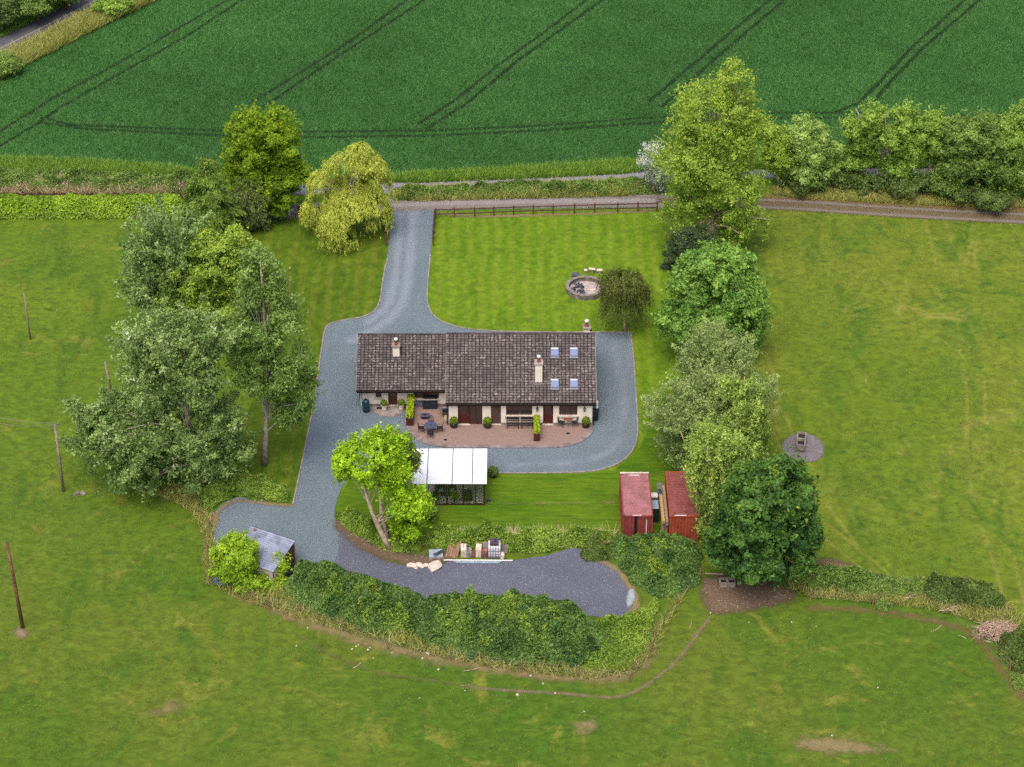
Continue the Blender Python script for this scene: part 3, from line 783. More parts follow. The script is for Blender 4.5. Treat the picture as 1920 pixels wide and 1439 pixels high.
# main block x -5.54..7.04, y 0..10.3 ; wing x -13.32..-5.54, y 2.97..10.57
MX0, MX1, MD = -5.54, 7.04, 10.3
WX0, WX1, WY0, WY1 = -13.32, -5.54, 2.97, 10.57
EV, RG, RISE0 = -0.35, 5.15, 2.6           # main eave y, ridge y, eave z
RZ = 6.27
WE, WR, WEZ, WRZ = 2.17, 6.77, 2.24, 5.14

def holed_wall(x0, x1, z0, z1, y0, y1, holes):
    mb = MB()
    xs = sorted(set([x0, x1] + [h[0] for h in holes] + [h[1] for h in holes]))
    zs = sorted(set([z0, z1] + [h[2] for h in holes] + [h[3] for h in holes]))
    for xa, xb in zip(xs, xs[1:]):
        run = None
        for za, zb in zip(zs, zs[1:]):
            cx, cz = (xa + xb) / 2, (za + zb) / 2
            if any(h[0] < cx < h[1] and h[2] < cz < h[3] for h in holes): continue
            mb.box(xa, xb, y0, y1, za, zb)
    return mb
main_holes = [(-4.75, -2.6, 0.12, 2.17), (-1.85, -0.97, 0.12, 2.17), (-0.52, 1.78, 1.08, 2.2), (2.72, 3.62, 0.12, 2.17), (4.13, 5.73, 1.08, 2.2)]
wing_holes = [(-12.12, -11.6, 0.95, 1.95), (-11.02, -10.2, 0.1, 2.05), (-8.75, -6.5, 0.85, 2.05)]
wl = holed_wall(MX0, MX1, 0.28, 2.62, 0.0, 0.3, main_holes)
wl.box(MX0, MX1, MD - 0.3, MD, 0.28, 2.62)
for x in (MX0, MX1 - 0.3):
    wl.add([(x, 0.3, 0.28), (x, MD - .3, 0.28), (x, MD - .3, 2.62), (x, RG, RZ - 0.22), (x, 0.3, 2.62), (x + .3, 0.3, 0.28), (x + .3, MD - .3, 0.28), (x + .3, MD - .3, 2.62), (x + .3, RG, RZ - 0.22), (x + .3, 0.3, 2.62)],
           [(0, 4, 3, 2, 1), (5, 6, 7, 8, 9), (0, 1, 6, 5), (1, 2, 7, 6), (2, 3, 8, 7), (3, 4, 9, 8), (4, 0, 5, 9)])
wl.build('wall', M['render'], house)
w2 = holed_wall(WX0, WX1 - 0.004, 0.25, 2.5, WY0, WY0 + 0.3, wing_holes)
w2.box(WX0, WX1, WY1 - .3, WY1, 0.25, 2.5)
w2.add([(WX0, WY0 + .3, .25), (WX0, WY1 - .3, .25), (WX0, WY1 - .3, 2.5), (WX0, WR, WRZ - .2), (WX0, WY0 + .3, 2.5), (WX0 + .3, WY0 + .3, .25), (WX0 + .3, WY1 - .3, .25), (WX0 + .3, WY1 - .3, 2.5), (WX0 + .3, WR, WRZ - .2), (WX0 + .3, WY0 + .3, 2.5)],
       [(0, 4, 3, 2, 1), (5, 6, 7, 8, 9), (0, 1, 6, 5), (1, 2, 7, 6), (2, 3, 8, 7), (3, 4, 9, 8), (4, 0, 5, 9)])
w2.build('wall', M['render'], house)
for a, b in ((MX0 - .02, -4.77), (-2.58, -1.87), (-.95, 2.70), (3.64, MX1 + .02)): MB().box(a, b, -0.03, 0.32, -0.05, 0.30).build('plinth', M['plinth'], house)
MB().box(MX1 - .3, MX1 + .02, .32, MD, -0.05, .30).build('plinth', M['plinth'], house)
for a, b in ((WX0 - .02, -11.04), (-10.18, WX1 - .02)): MB().box(a, b, WY0 - .03, WY0 + .32, -0.05, 0.27).build('plinth', M['plinth'], house)
# floor inside so openings do not show the ground
MB().box(MX0 + .3, MX1 - .3, .3, MD - .3, 0.02, 0.1).build('floor', M['floor'], house)

def roof(x0, x1, ye, ze, yr, zr, yb, name):
    r_ = empty(name, (0, 0, 0)); r_.parent = house
    dk = MB()
    for (ya, yb_) in ((ye, yr), (yb, yr)):
        n = Vector((0, -(zr - ze), abs(yr - ya))).normalized() * 0.12
        if ya > yr: n.y = -n.y
        vs = []
        for x in (x0 + .03, x1 - .03):
            vs += [(x, ya, ze), (x, yr, zr), (x, yr - n.y * 0, zr - .14), (x, ya, ze - .14)]
        dk.add(vs, [(0, 4, 5, 1), (1, 5, 6, 2), (2, 6, 7, 3), (3, 7, 4, 0), (0, 1, 2, 3), (4, 7, 6, 5)])
    dk.build('roof_deck', M['deck'], r_)
    W, Lr = 0.325, 0.245
    for side, (ya) in enumerate((ye, yb)):
        sl = math.hypot(yr - ya, zr - ze); dirv = Vector((0, yr - ya, zr - ze)) / sl
        nv = Vector((0, -dirv.z, dirv.y)) if ya < yr else Vector((0, dirv.z, -dirv.y))
        if nv.z < 0: nv = -nv
        nc = int(round((x1 - x0) / W)); w = (x1 - x0) / nc
        nr = int(round(sl / Lr)); l = sl / nr
        V = []; F = []; T = []
        prof = [(0.0, 0.0), (0.08, 0.035), (0.30, 0.055), (0.58, 0.055), (0.78, 0.035), (0.86, 0.0)]
        k = len(prof); lip = 0.038
        for i in range(nr):
            for j in range(nc):
                b = len(V); tt = random.random(); lift = 0.03 + random.uniform(-.006, .010)
                o = Vector((x0 + j * w, ya, ze)) + dirv * (i * l - 0.03 + random.uniform(-.008, .008))
                for d_, up in ((0, -99), (0, lift - .012), (lip, lift), (l + .02, 0.0)):
                    for (px, pz) in prof:
                        V.append(o + Vector((px * w, 0, 0)) + nv * (pz + up if up > -9 else -.006) + dirv * d_)
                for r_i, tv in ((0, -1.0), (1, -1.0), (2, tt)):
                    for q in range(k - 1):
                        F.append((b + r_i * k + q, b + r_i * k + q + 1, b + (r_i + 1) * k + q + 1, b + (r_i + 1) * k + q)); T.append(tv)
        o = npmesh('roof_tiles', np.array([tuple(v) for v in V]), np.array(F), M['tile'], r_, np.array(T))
        o['kind'] = 'stuff'
    # ridge tiles, one by one
    n = int((x1 - x0) / 0.46); w = (x1 - x0) / n
    seg = None
    for j in range(n):
        mb = MB(); r0 = 0.13 if j % 2 else 0.125
        prof = [(-r0, -.05), (-r0 * .75, .055), (0, .10), (r0 * .75, .055), (r0, -.05)]
        vs = [(0.006, y, z) for y, z in prof] + [(w - .006, y, z) for y, z in prof]
        mb.add(vs, [(i, i + 5, i + 6, i + 1) for i in range(4)] + [(0, 1, 2, 3, 4), (9, 8, 7, 6, 5)], random.random())
        mb.build('ridge_tile', M['ridge'], r_, loc=(x0 + j * w, yr, zr + 0.03))
    # fascia and gutter on the front eave
    MB().box(x0 + .03, x1 - .03, ye + .02, ye + .05, ze - .30, ze - .02).build('fascia', M['fascia'], r_)
    g = MB(); nseg = 6
    pr = [(0.075 * math.cos(math.pi + a * math.pi / nseg), 0.075 * math.sin(math.pi + a * math.pi / nseg)) for a in range(nseg + 1)]
    vs = [(x0, ye - .06 + y, ze - .02 + z) for y, z in pr] + [(x1, ye - .06 + y, ze - .02 + z) for y, z in pr]
    g.add(vs, [(i, i + 1, i + 2 + nseg, i + 1 + nseg) for i in range(nseg)])
    g.build('gutter', M['fascia'], r_)
    MB().box(x0 + .04, x1 - .04, ye + .05, ye + (0.9 if ye > 1 else .38), ze - .30, ze - .26).build('soffit', M['white'] if ye < 1 else M['fascia'], r_)
    for x in (x0, x1):
        vb = MB()
        for ya in (ye, yb):
            vb.add([(x - .03, ya, ze - .16), (x + .03, ya, ze - .16), (x + .03, yr, zr - .16), (x - .03, yr, zr - .16), (x - .03, ya, ze + .03), (x + .03, ya, ze + .03), (x + .03, yr, zr + .03), (x - .03, yr, zr + .03)],
                   [(0, 3, 2, 1), (4, 5, 6, 7), (0, 1, 5, 4), (1, 2, 6, 5), (2, 3, 7, 6), (3, 0, 4, 7)])
        vb.build('bargeboard', M['oldconc'], r_)
    return r_
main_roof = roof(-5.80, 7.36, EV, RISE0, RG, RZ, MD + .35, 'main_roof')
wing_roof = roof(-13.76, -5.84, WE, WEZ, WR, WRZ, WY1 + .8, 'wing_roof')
def slope_z(y): return RISE0 + (y - EV) * (RZ - RISE0) / (RG - EV)
def wslope_z(y): return WEZ + (y - WE) * (WRZ - WEZ) / (WR - WE)

# doors and windows
def panel_door(x0, x1, z0, z1, y, glazed, parent=house, mt='mahog'):
    d = empty('door', (0, 0, 0)); d.parent = parent
    fw = .07
    fr = MB().box(x0 + .01, x0 + fw, y + .04, y + .14, z0, z1 - .01).box(x1 - fw, x1 - .01, y + .04, y + .14, z0, z1 - .01).box(x0 + fw, x1 - fw, y + .04, y + .14, z1 - fw, z1 - .01)
    fr.build('frame', M[mt], d)
    lf = MB()
    if glazed:
        zz = z0 + (z1 - z0) * .48
        lf.box(x0 + fw, x1 - fw, y + .08, y + .12, z0 + .03, zz).box(x0 + fw, x0 + fw + .1, y + .08, y + .12, zz, z1 - fw).box(x1 - fw - .1, x1 - fw, y + .08, y + .12, zz, z1 - fw).box(x0 + fw + .1, x1 - fw - .1, y + .08, y + .12, z1 - fw - .1, z1 - fw)
        lf.build('leaf', M[mt], d)
        MB().box(x0 + fw + .1, x1 - fw - .1, y + .09, y + .105, zz, z1 - fw - .1).build('pane', M['winglass'], d)
    else:
        lf.box(x0 + fw, x1 - fw, y + .08, y + .12, z0 + .03, z1 - fw)
        for k in range(9):
            za = z0 + .08 + k * (z1 - z0 - .2) / 9
            lf.box(x0 + fw + .04, x1 - fw - .04, y + .07, y + .082, za, za + (z1 - z0 - .2) / 9 - .03)
        lf.build('leaf', M[mt], d)
    MB().box(x1 - .16, x1 - .06, y + .02, y + .045, z0 + .95, z0 + 1.0).build('handle', M['galv'], d)
    MB().box(x0 - .04, x1 + .04, y - .12, y + .3, z0 - .06, z0 + .01).build('threshold', M['limestone'], d)
def window(x0, x1, z0, z1, y, split, parent=house, sill=True, top_light=None):
    w = empty('window', (0, 0, 0)); w.parent = parent
    fw = .06
    fr = MB().box(x0 + .005, x0 + fw, y + .08, y + .17, z0, z1 - .005).box(x1 - fw, x1 - .005, y + .08, y + .17, z0, z1 - .005).box(x0 + fw, x1 - fw, y + .08, y + .17, z1 - fw, z1 - .005).box(x0 + fw, x1 - fw, y + .08, y + .17, z0, z0 + fw)
    xs = [x0 + fw] + split + [x1 - fw]
    for s_ in split: fr.box(s_ - .03, s_ + .03, y + .085, y + .165, z0 + fw, z1 - fw)
    if top_light: fr.box(top_light[0], top_light[1], y + .085, y + .16, top_light[2] - .025, top_light[2] + .025)
    fr.build('frame', M['mahog'], w)
    for a, b in zip(xs, xs[1:]):
        MB().box(a + .005, b - .005, y + .12, y + .13, z0 + fw, z1 - fw).build('pane', M['winglass'], w)
    MB().box(x0 + .06, x1 - .06, y + .29, y + .31, z0 + .05, z1 - .05).build('curtain', M['brownshut'], w)
    if sill: MB().box(x0 - .12, x1 + .12, y - .14, y + .08, z0 - .12, z0 - .002).build('sill', M['limestone'], w)
panel_door(-4.75, -3.72, .12, 2.17, 0, True)
gd = empty('patio_door', (0, 0, 0)); gd.parent = house
f_ = MB()
for x in (-3.72, -3.2, -2.67): f_.box(x, x + .07, .05, .15, .12, 2.16)
f_.box(-3.65, -2.67, .06, .14, 2.08, 2.16).box(-3.65, -2.67, .06, .14, .12, .2)
f_.build('frame', M['mahog'], gd)
for a, b in ((-3.65, -3.2), (-3.13, -2.67)): MB().box(a, b, .1, .11, .2, 2.08).build('pane', M['winglass'], gd)
MB().box(-3.6, -3.2, .5, .54, .3, 2.0).build('curtain', M['timber'], gd)
MB().box(-2.95, -2.7, .5, .54, .3, 2.0).build('curtain', M['greytimber'], gd)
panel_door(-1.85, -.97, .12, 2.17, 0, False, mt='brownshut')
window(-.52, 1.78, 1.08, 2.2, 0, [.04, 1.5])
panel_door(2.72, 3.62, .12, 2.17, 0, True)
window(4.13, 5.73, 1.08, 2.2, 0, [5.15])
window(-12.12, -11.6, .95, 1.95, WY0, [])
panel_door(-11.02, -10.2, .1, 2.05, WY0, True)
window(-8.75, -6.5, .85, 2.05, WY0, [-8.0])
# downpipes
for x, y, zt in ((-5.68, -0.06, 2.5), (7.16, -0.06, 2.5)):
    MB().tube([(x, y, .05), (x, y, 2.3), (x, y - .3, zt)], .045, 8).build('downpipe', M['fascia'], house)
MB().tube([(-13.42, WY0 - .08, .05), (-13.42, WY0 - .08, 1.9), (-13.42, WY0 - .75, 2.15)], .05, 8).build('downpipe', M['white'], house)
MB().box(7.38, 7.52, -.1, .02, 1.9, 2.6).build('alarm_box', M['white'], house)
MB().box(7.06, 7.35, 2.6, 4.4, 1.2, 2.5).build('side_canopy', M['black'], house)
MB().box(-13.62, -13.34, WY0 + .3, WY0 + 1.0, .6, 2.0).build('meter_cupboard', M['fence'], house)

# chimneys
def chimney(x, y, w, d, zb, zt, cap_m, pot, name='chimney', aerial=False):
    c = empty(name, (x, y, 0)); c.parent = house
    MB().box(-w / 2, w / 2, -d / 2, d / 2, zb - .8, zt).build('stack', M['render'], c)
    MB().box(-w / 2 - .07, w / 2 + .07, -d / 2 - .07, d / 2 + .07, zt, zt + .14).build('capping', cap_m, c)
    MB().lathe([(.16, 0), (.17, .05), (.13, .1), (.12, .42), (.14, .44)], (0, 0, zt + .14), 14).build('chimney_pot', M['terracotta'], c, True)
    MB().lathe([(.06, .40), (.17, .48), (.19, .56), (.14, .66), (.04, .70)], (0, 0, zt + .14), 14).build('cowl', M['white'], c, True)
    fl = MB()
    fl.box(-w / 2 - .12, w / 2 + .12, -d / 2 - .22, -d / 2 - .01, zb - .08 - .13, zb - .02)
    fl.build('flashing', M['lead'], c)
    MB().box(w / 2 + .003, w / 2 + .16, -d / 2 + .1, -d / 2 + .25, zt - .25, zt - .05).build('bracket', M['black'], c)
    return c
# front chimney: foot at pixel row 718, cap row 675
def roof_hit(u, v, zf):
    for k in range(400):
        y = k * 0.02
        p = AT(u, v, HY + y)
        if p.z <= zf(y): return p.x, y, p.z
    return p.x, y, p.z
cx, cy, cz = roof_hit(1010, 719, slope_z)
chimney(cx, cy + .32, .62, .62, cz, AT(1010, 685, HY + cy).z, M['pink'], True)
wx, wy, wz = roof_hit(743, 671, wslope_z)
chimney(wx, wy + .3, .6, .55, wz, AT(743, 652, HY + wy).z, M['oldconc'], True)
rp = AT(1100, 612, HY + RG + .9)
chimney(rp.x, RG + .9, .6, .6, slope_z(RG - .9) , AT(1100, 618, HY + RG + .6).z, M['oldconc'], True)

# rooflights
al = math.atan2(RZ - RISE0, RG - EV)
def rooflight(u, v):
    x, y, z = roof_hit(u, v, lambda q: slope_z(q) + .15)
    r_ = empty('rooflight', (x, y, z)); r_.parent = house
    r_.rotation_euler = (al, 0, 0)
    w, h = .74, .86
    fr = MB()
    fr.box(-w / 2, w / 2, -h / 2, -h / 2 + .07, -.15, .09).box(-w / 2, w / 2, h / 2 - .07, h / 2, -.15, .09).box(-w / 2, -w / 2 + .07, -h / 2 + .07, h / 2 - .07, -.15, .09).box(w / 2 - .07, w / 2, -h / 2 + .07, h / 2 - .07, -.15, .09)
    fr.build('frame', M['frame_grey'], r_)
    MB().box(-w / 2 + .07, w / 2 - .07, -h / 2 + .07, h / 2 - .07, .03, .06).build('pane', M['sky_glass'], r_)
    MB().box(-w / 2 + .07, w / 2 - .07, h / 2 - .17, h / 2 - .075, .065, .075).build('blind_edge', M['white'], r_)
    MB().box(-w / 2 - .02, w / 2 + .02, -h / 2 - .2, -h / 2, .0, .035).build('flashing', M['lead'], r_)
for u, v in ((1040, 660), (1076, 660), (1040, 719), (1076, 719)): rooflight(u, v)

# wall lanterns
for u, which in ((1007, 'between the long window and the right door'), (1095, 'right of the small window')):
    x = (u - 960) / 21.3
    l = empty('wall_lantern', (x, HY - .02, 1.72), 0, 'black wall lantern on the front wall ' + which, 'lamp', 'wall lanterns')
    MB().box(-.03, .03, -.16, .01, .22, .26).box(-.05, .05, -.005, .015, .05, .32).build('bracket', M['black'], l)
    MB().lathe([(.03, .3), (.13, .22), (.13, .2), (.02, .19)], (0, -.16, 0), 8).build('cap', M['black'], l)
    MB().lathe([(.05, -.12), (.08, -.08), (.05, -.06)], (0, -.16, 0), 8).build('finial', M['black'], l)
    MB().lathe([(.07, -.06), (.11, .19)], (0, -.16, 0), 8).build('lamp_glass', M['greyglass'], l)
    mb = MB()
    for k in range(4):
        a = k * math.pi / 2 + .78; mb.tube([(.07 * math.cos(a), -.16 + .07 * math.sin(a), -.06), (.11 * math.cos(a), -.16 + .11 * math.sin(a), .19)], .012, 4)
    mb.build('cage', M['black'], l)

# ------------------------------------------------------------------ patio and doorstep
patio_px = [(762, 775), (765, 745), (842, 745), (842, 792), (1112, 792), (1110, 806), (1102, 818), (1085, 830), (1060, 837), (1030, 839), (900, 839), (830, 838), (800, 833), (782, 822), (768, 808), (762, 792)]
pp = chaikin(GP(patio_px), 1)
po = MB().prism(pp, -.05, .10).build('patio', M['patio']); po['kind'] = 'structure'
edge = chaikin(GP([(762, 790), (768, 808), (782, 822), (800, 833), (830, 838), (900, 839), (1030, 839), (1060, 837), (1085, 830), (1102, 818), (1110, 806)]), 2, False)
ribbon('patio_edging', edge, .42, .0, .112, mat('edging_brick', A(156, 142, 138), 0.9, 0.15, 2.5, tint=0.2))
step_px = [(699, 763), (700, 770), (708, 777), (722, 781), (738, 781), (750, 776), (758, 767), (759, 762)]
so = MB().prism(chaikin(GP(step_px), 1), -.05, .075).build('door_step', M['concrete']); so['kind'] = 'structure'
sr = ribbon('door_step_edging', chaikin(GP(step_px[:-1]), 2, False), .3, 0, .083, mat('step_edging', A(168, 152, 138), 0.9, 0.15, 2.5, tint=0.15))
Z = 0.10   # patio level
def drain(u, v, z=Z):
    p = G(u, v); d = empty('drain_cover', (p.x, p.y, z), 0, 'small dark drain grille set in ' + ('the paving near the patio edge, left' if u < 900 else 'the paving near the patio edge, right' if u > 1000 else 'the paving near the patio edge'), 'drain')
    MB().box(-.22, .22, -.2, .2, 0, .012).build('surround', M['concrete'], d)
    mb = MB().box(-.16, .16, -.14, .14, .012, .016); mb.build('grate', M['fascia'], d)
drain(835, 827); drain(1065, 815)
dm = G(713, 767); MB().box(-.3, .3, -.16, .16, 0, .02).build('door_mat', M['black'], None, loc=(dm.x, dm.y, .083)); tag(bpy.data.objects['door_mat'], 'small black mat on the semicircular doorstep', 'mat')

def leafball(name, c, rad, n, m, parent, sq=1.0, L=.11):
    d = unit(rng.normal(size=(n, 3))); rr = rad * (0.8 + .22 * rng.random(n))
    C = d * rr[:, None] * np.array([1, 1, sq]) + np.array(c)
    Nn = unit(d + .5 * rng.normal(size=(n, 3)))
    V, F = leaf_quads(C, rng.normal(size=(n, 3)), Nn, L * (.7 + .6 * rng.random(n)), L * .7 * (.7 + .6 * rng.random(n)))
    return npmesh(name, V, F, m, parent, np.clip(rng.random(n) * .7 + .3 * d[:, 2] * .5 + .15, 0, 1))
def pot_plant(u, v, kind, label):
    p = G(u, v, Z if u > 760 else .075)
    t = empty('potted_plant', p, 0, label, 'plant', 'clipped pot plants by the doors')
    if kind == 'cream':
        MB().lathe([(.17, 0), (.24, .1), (.21, .3), (.27, .52), (.30, .56), (.27, .58), (.2, .54)], (0, 0, 0), 16).build('pot', M['cream_pot'], t, True)
        leafball('foliage', (0, 0, .78), .30, 900, M['topiary'], t)
    else:
        MB().lathe([(.22, 0), (.34, .16), (.36, .26), (.31, .36), (.33, .40), (.24, .38)], (0, 0, 0), 16).build('pot', M['darkpot'], t, True)
        leafball('foliage', (0, 0, .66), .36, 1100, M['topiary'], t, 1.05)
    MB().lathe([(.16, 0), (.22, .1), (.18, .25)], (0, 0, .5 if kind == 'cream' else .38), 10).build('stems', M['barkdark'], t)
pot_plant(720.5, 769.5, 'cream', 'clipped box ball in a cream pot left of the wing door')
pot_plant(752.5, 768.5, 'cream', 'clipped box ball in a cream pot right of the wing door')
pot_plant(851, 801, 'dark', 'clipped round bush in a dark pot left of the patio door')
pot_plant(914, 801.5, 'dark', 'clipped round bush in a dark pot between patio door and brown door')
pot_plant(1098.5, 801, 'dark', 'clipped round bush in a dark pot at the right house corner')

def trough(u, v0, v1, w, m, label, z=Z, hh=.62, fol=.5):
    a, b = G(u, v1, z), G(u, v0, z)
    L = b.y - a.y
    t = empty('planter_box', (a.x, a.y, z), 0, label, 'planter', 'long wooden planters on the patio')
    MB().box(-w / 2, w / 2, 0, .05, 0, hh).box(-w / 2, w / 2, L - .05, L, 0, hh).box(-w / 2, -w / 2 + .05, .05, L - .05, 0, hh).box(w / 2 - .05, w / 2, .05, L - .05, 0, hh).build('box', M['planter'], t)
    MB().box(-w / 2 + .05, w / 2 - .05, .05, L - .05, hh - .12, hh - .06).build('compost', M['barkdark'], t)
    sl = MB()
    for k in range(4): sl.box(-w / 2 - .012, w / 2 + .012, -.012, 0, .03 + k * hh / 4, .03 + (k + 1) * hh / 4 - .02)
    sl.build('board', M['planter'], t)
    n = 3200
    C = np.stack([(rng.random(n) - .5) * w * .95, .1 + rng.random(n) * (L - .2), hh - .05 + fol * rng.random(n) ** .6], 1)
    if m is M['nettle']:
        C[:, 2] = hh - .05 + fol * rng.random(n) * (.5 + .5 * np.sin(C[:, 1] * 4.1) ** 2)
    V, F = leaf_quads(C, rng.normal(size=(n, 3)), unit(rng.normal(size=(n, 3)) + [0, 0, .6]), .1 + .06 * rng.random(n), .08 + .04 * rng.random(n))
    npmesh('foliage', V, F, m, t, rng.random(n))
trough(768.5, 757, 799, .62, M['limebox'], 'long planter with clipped lime-green hedge at the left end of the patio', hh=.75, fol=.5)
trough(1006.5, 789, 828, .52, M['limebox'], 'long dark planter with loose green plants beside the right door', hh=.75, fol=.35)

# ---- garden furniture
def metal_chair(m, arms=True, bw=.46):
    t = empty('garden_chair', (0, 0, 0))
    for sx in (-1, 1):
        MB().tube([(sx * bw / 2, -.22, .62 if arms else .44), (sx * bw / 2, -.24, .42), (sx * (bw / 2 + .03), -.27, 0)], .016, 6).build('leg', m, t)
        MB().tube([(sx * bw / 2, .2, .44), (sx * (bw / 2 + .02), .27, 0)], .016, 6).build('leg', m, t)
        if arms: MB().tube([(sx * bw / 2, -.22, .62), (sx * bw / 2, .0, .66), (sx * bw / 2, .22, .64)], .018, 6).build('arm', m, t)
    s_ = MB().box(-bw / 2, bw / 2, -.24, .22, .42, .45); s_.build('seat', m, t, bevel=.01)
    mb = MB().tube([(-bw / 2, .21, .44), (-bw / 2, .27, .80), (-bw * .3, .29, .92), (0, .3, .95), (bw * .3, .29, .92), (bw / 2, .27, .80), (bw / 2, .21, .44)], .018, 6)
    for k in range(-3, 4): mb.tube([(k * bw / 8, .215, .45), (k * bw / 8, .28, .92 - abs(k) * .012)], .011, 4)
    mb.tube([(-bw / 2, .25, .66), (bw / 2, .25, .66)], .014, 4)
    mb.build('backrest', m, t)
    return t
gt = G(807.5, 810, Z)
tb = empty('garden_table', gt, 0, 'round blue-grey metal garden table with four chairs on the patio', 'table')
MB().lathe([(.02, .70), (.52, .70), (.56, .715), (.55, .74), (.0, .745)], (0, 0, 0), 28).build('table_top', M['bluegrey'], tb)
MB().lathe([(.06, .741), (.09, .744), (.06, .755), (.02, .756)], (0, 0, 0), 12).build('parasol_ring', M['black'], tb)
for k in range(4):
    a = k * math.pi / 2 + .78
    MB().tube([(.42 * math.cos(a), .42 * math.sin(a), .70), (.3 * math.cos(a), .3 * math.sin(a), .35), (.42 * math.cos(a), .42 * math.sin(a), 0)], .02, 6).build('leg', M['bluegrey'], tb)
ch0 = metal_chair(M['black'])
spots = [(gt.x - .82, gt.y + .02, R(90), 'dark metal garden chair left of the round table'), (gt.x + .82, gt.y + .02, R(-90), 'dark metal garden chair right of the round table'),
         (gt.x, gt.y - .82, R(180), 'dark metal garden chair in front of the round table'), (gt.x, gt.y + .85, 0, 'dark metal garden chair behind the round table')]
for i, (x, y, rz, lb) in enumerate(spots):
    o = ch0 if i == 0 else copy_tree(ch0)
    o.location = (x, y, Z); o.rotation_euler = (0, 0, rz)
    tag(o, lb, 'chair', 'chairs round the patio table')
for (u, rz, lb) in ((1052, R(70), 'dark cast metal chair left of the small bistro table'), (1077, R(-70), 'dark cast metal chair right of the small bistro table')):
    o = copy_tree(ch0); p = G(u, 799, Z); o.location = p; o.rotation_euler = (0, 0, rz); tag(o, lb, 'chair', 'bistro chairs under the small window')
bp = G(1065, 797, Z)
bt = empty('bistro_table', bp, 0, 'small round reddish bistro table between two dark chairs', 'table')
MB().lathe([(.02, .66), (.36, .66), (.37, .69), (.0, .70)], (0, 0, 0), 20).build('table_top', M['terracotta'], bt)
for k in range(3):
    a = k * 2.094 + .5; MB().tube([(.25 * math.cos(a), .25 * math.sin(a), .66), (.12 * math.cos(a), .12 * math.sin(a), .35), (.3 * math.cos(a), .3 * math.sin(a), 0)], .018, 6).build('leg', M['black'], bt)
# two tall bar tables below the long window
for x, lb in ((.06, 'left of two tall black bar benches under the long window'), (1.33, 'right of two tall black bar benches under the long window')):
    b = empty('bar_bench', (x, HY - .48, Z), 0, lb, 'bench', 'bar benches under the window')
    for sx in (-.5, .5):
        for sy in (-.18, .18): MB().box(sx - .03, sx + .03, sy - .03, sy + .03, 0, .98).build('leg', M['black'], b)
    MB().box(-.56, .56, -.08, .24, .95, 1.0).build('top', M['black'], b)
    for z in (.3, .62):
        for sy in (-.18, .18): MB().box(-.47, .47, sy - .02, sy + .02, z, z + .05).build('rail', M['black'], b)
# rattan sofa, fire table, barbecue, gas bottle, bins
sp = G(806.5, 768, Z)
s_ = empty('rattan_sofa', sp, 0, 'charcoal rattan storage sofa under the wing window', 'sofa')
MB().box(-.64, .64, 0, .7, 0, .42).build('base', M['rattan'], s_, bevel=.02)
MB().box(-.64, .64, .55, .72, .42, .95).build('backrest', M['rattan'], s_, bevel=.02)
for x in (-.64, .5): MB().box(x, x + .14, .0, .55, .42, .64).build('armrest', M['rattan'], s_, bevel=.02)
for x in (-.49, .005): MB().box(x, x + .485, .02, .54, .425, .55).build('cushion', M['rattan'], s_, bevel=.03)
for u in (783, 789.5):
    p = G(u, 762, Z)
    b = empty('storage_crate', p, 0, ('left' if u < 785 else 'right') + ' grey bin beside the charcoal sofa', 'crate', 'grey crates by the sofa')
    MB().box(-.15, .15, -.15, .15, 0, .5).build('body', M['lead'], b, bevel=.02); MB().box(-.16, .16, -.16, .16, .5, .55).build('lid', M['frame_grey'], b, bevel=.01)
fp = G(797, 785, Z)
ft = empty('fire_table', fp, 0, 'low blue-grey fire table with a square burner on the patio', 'table')
MB().box(-.4, .4, -.22, .34, .28, .36).build('table_top', M['bluegrey'], ft, bevel=.015)
MB().box(-.3, .3, -.14, .26, 0, .28).build('base', M['darkbrown'], ft)
MB().box(-.16, .16, -.05, .2, .361, .38).build('burner', M['darkbrown'], ft)
gp = G(837, 783, Z)
bb = empty('kettle_barbecue', gp, 0, 'dark domed barbecue against the house corner', 'barbecue')
MB().box(-.35, .35, -.05, .5, .55, .8).build('firebox', M['black'], bb, bevel=.02)
h_ = MB()
nn = 8
vs = [(x, .22 - .28 * math.cos(math.pi * k / nn), .8 + .3 * math.sin(math.pi * k / nn)) for x in (-.34, .34) for k in range(nn + 1)]
h_.add(vs, [(k, k + 1, nn + 2 + k, nn + 1 + k) for k in range(nn)] + [tuple(range(nn + 1))[::-1], tuple(range(nn + 1, 2 * nn + 2))])
h_.build('lid', mat('dark_blue_enamel', A(46, 52, 74), 0.25, 0.1, 5, spec=0.6), bb)
for sx in (-.3, .3):
    for sy in (0, .42): MB().box(sx - .03, sx + .03, sy - .03, sy + .03, 0, .55).build('leg', M['black'], bb)
MB().box(-.62, -.36, 0, .45, .74, .78).build('side_shelf', M['galv'], bb)
gb = G(836, 792, Z)
g_ = empty('gas_bottle', gb, 0, 'cream gas bottle in front of the barbecue', 'gas bottle')
MB().lathe([(.13, 0), (.16, .03), (.16, .45), (.13, .54), (.05, .58)], (0, 0, 0), 16).build('body', M['gas'], g_, True)
MB().lathe([(.09, .56), (.10, .66), (.085, .66)], (0, 0, 0), 12).build('collar', M['gas'], g_)
tk = G(687, 772)
t_ = empty('oil_tank', tk, 0, 'upright dark teal plastic tank at the left wing corner', 'tank')
MB().lathe([(.28, 0), (.32, .05), (.32, 1.05), (.27, 1.2), (.16, 1.28), (.05, 1.3)], (0, 0, 0), 20).build('body', M['oiltank'], t_, True)
MB().lathe([(.10, 1.29), (.10, 1.36), (.03, 1.37)], (0, 0, 0), 12).build('cap', M['bin'], t_)
mb = MB()
for z in (.35, .7): mb.lathe([(.322, z), (.335, z + .02), (.335, z + .06), (.322, z + .08)], (0, 0, 0), 20)
mb.build('rib', M['oiltank'], t_)
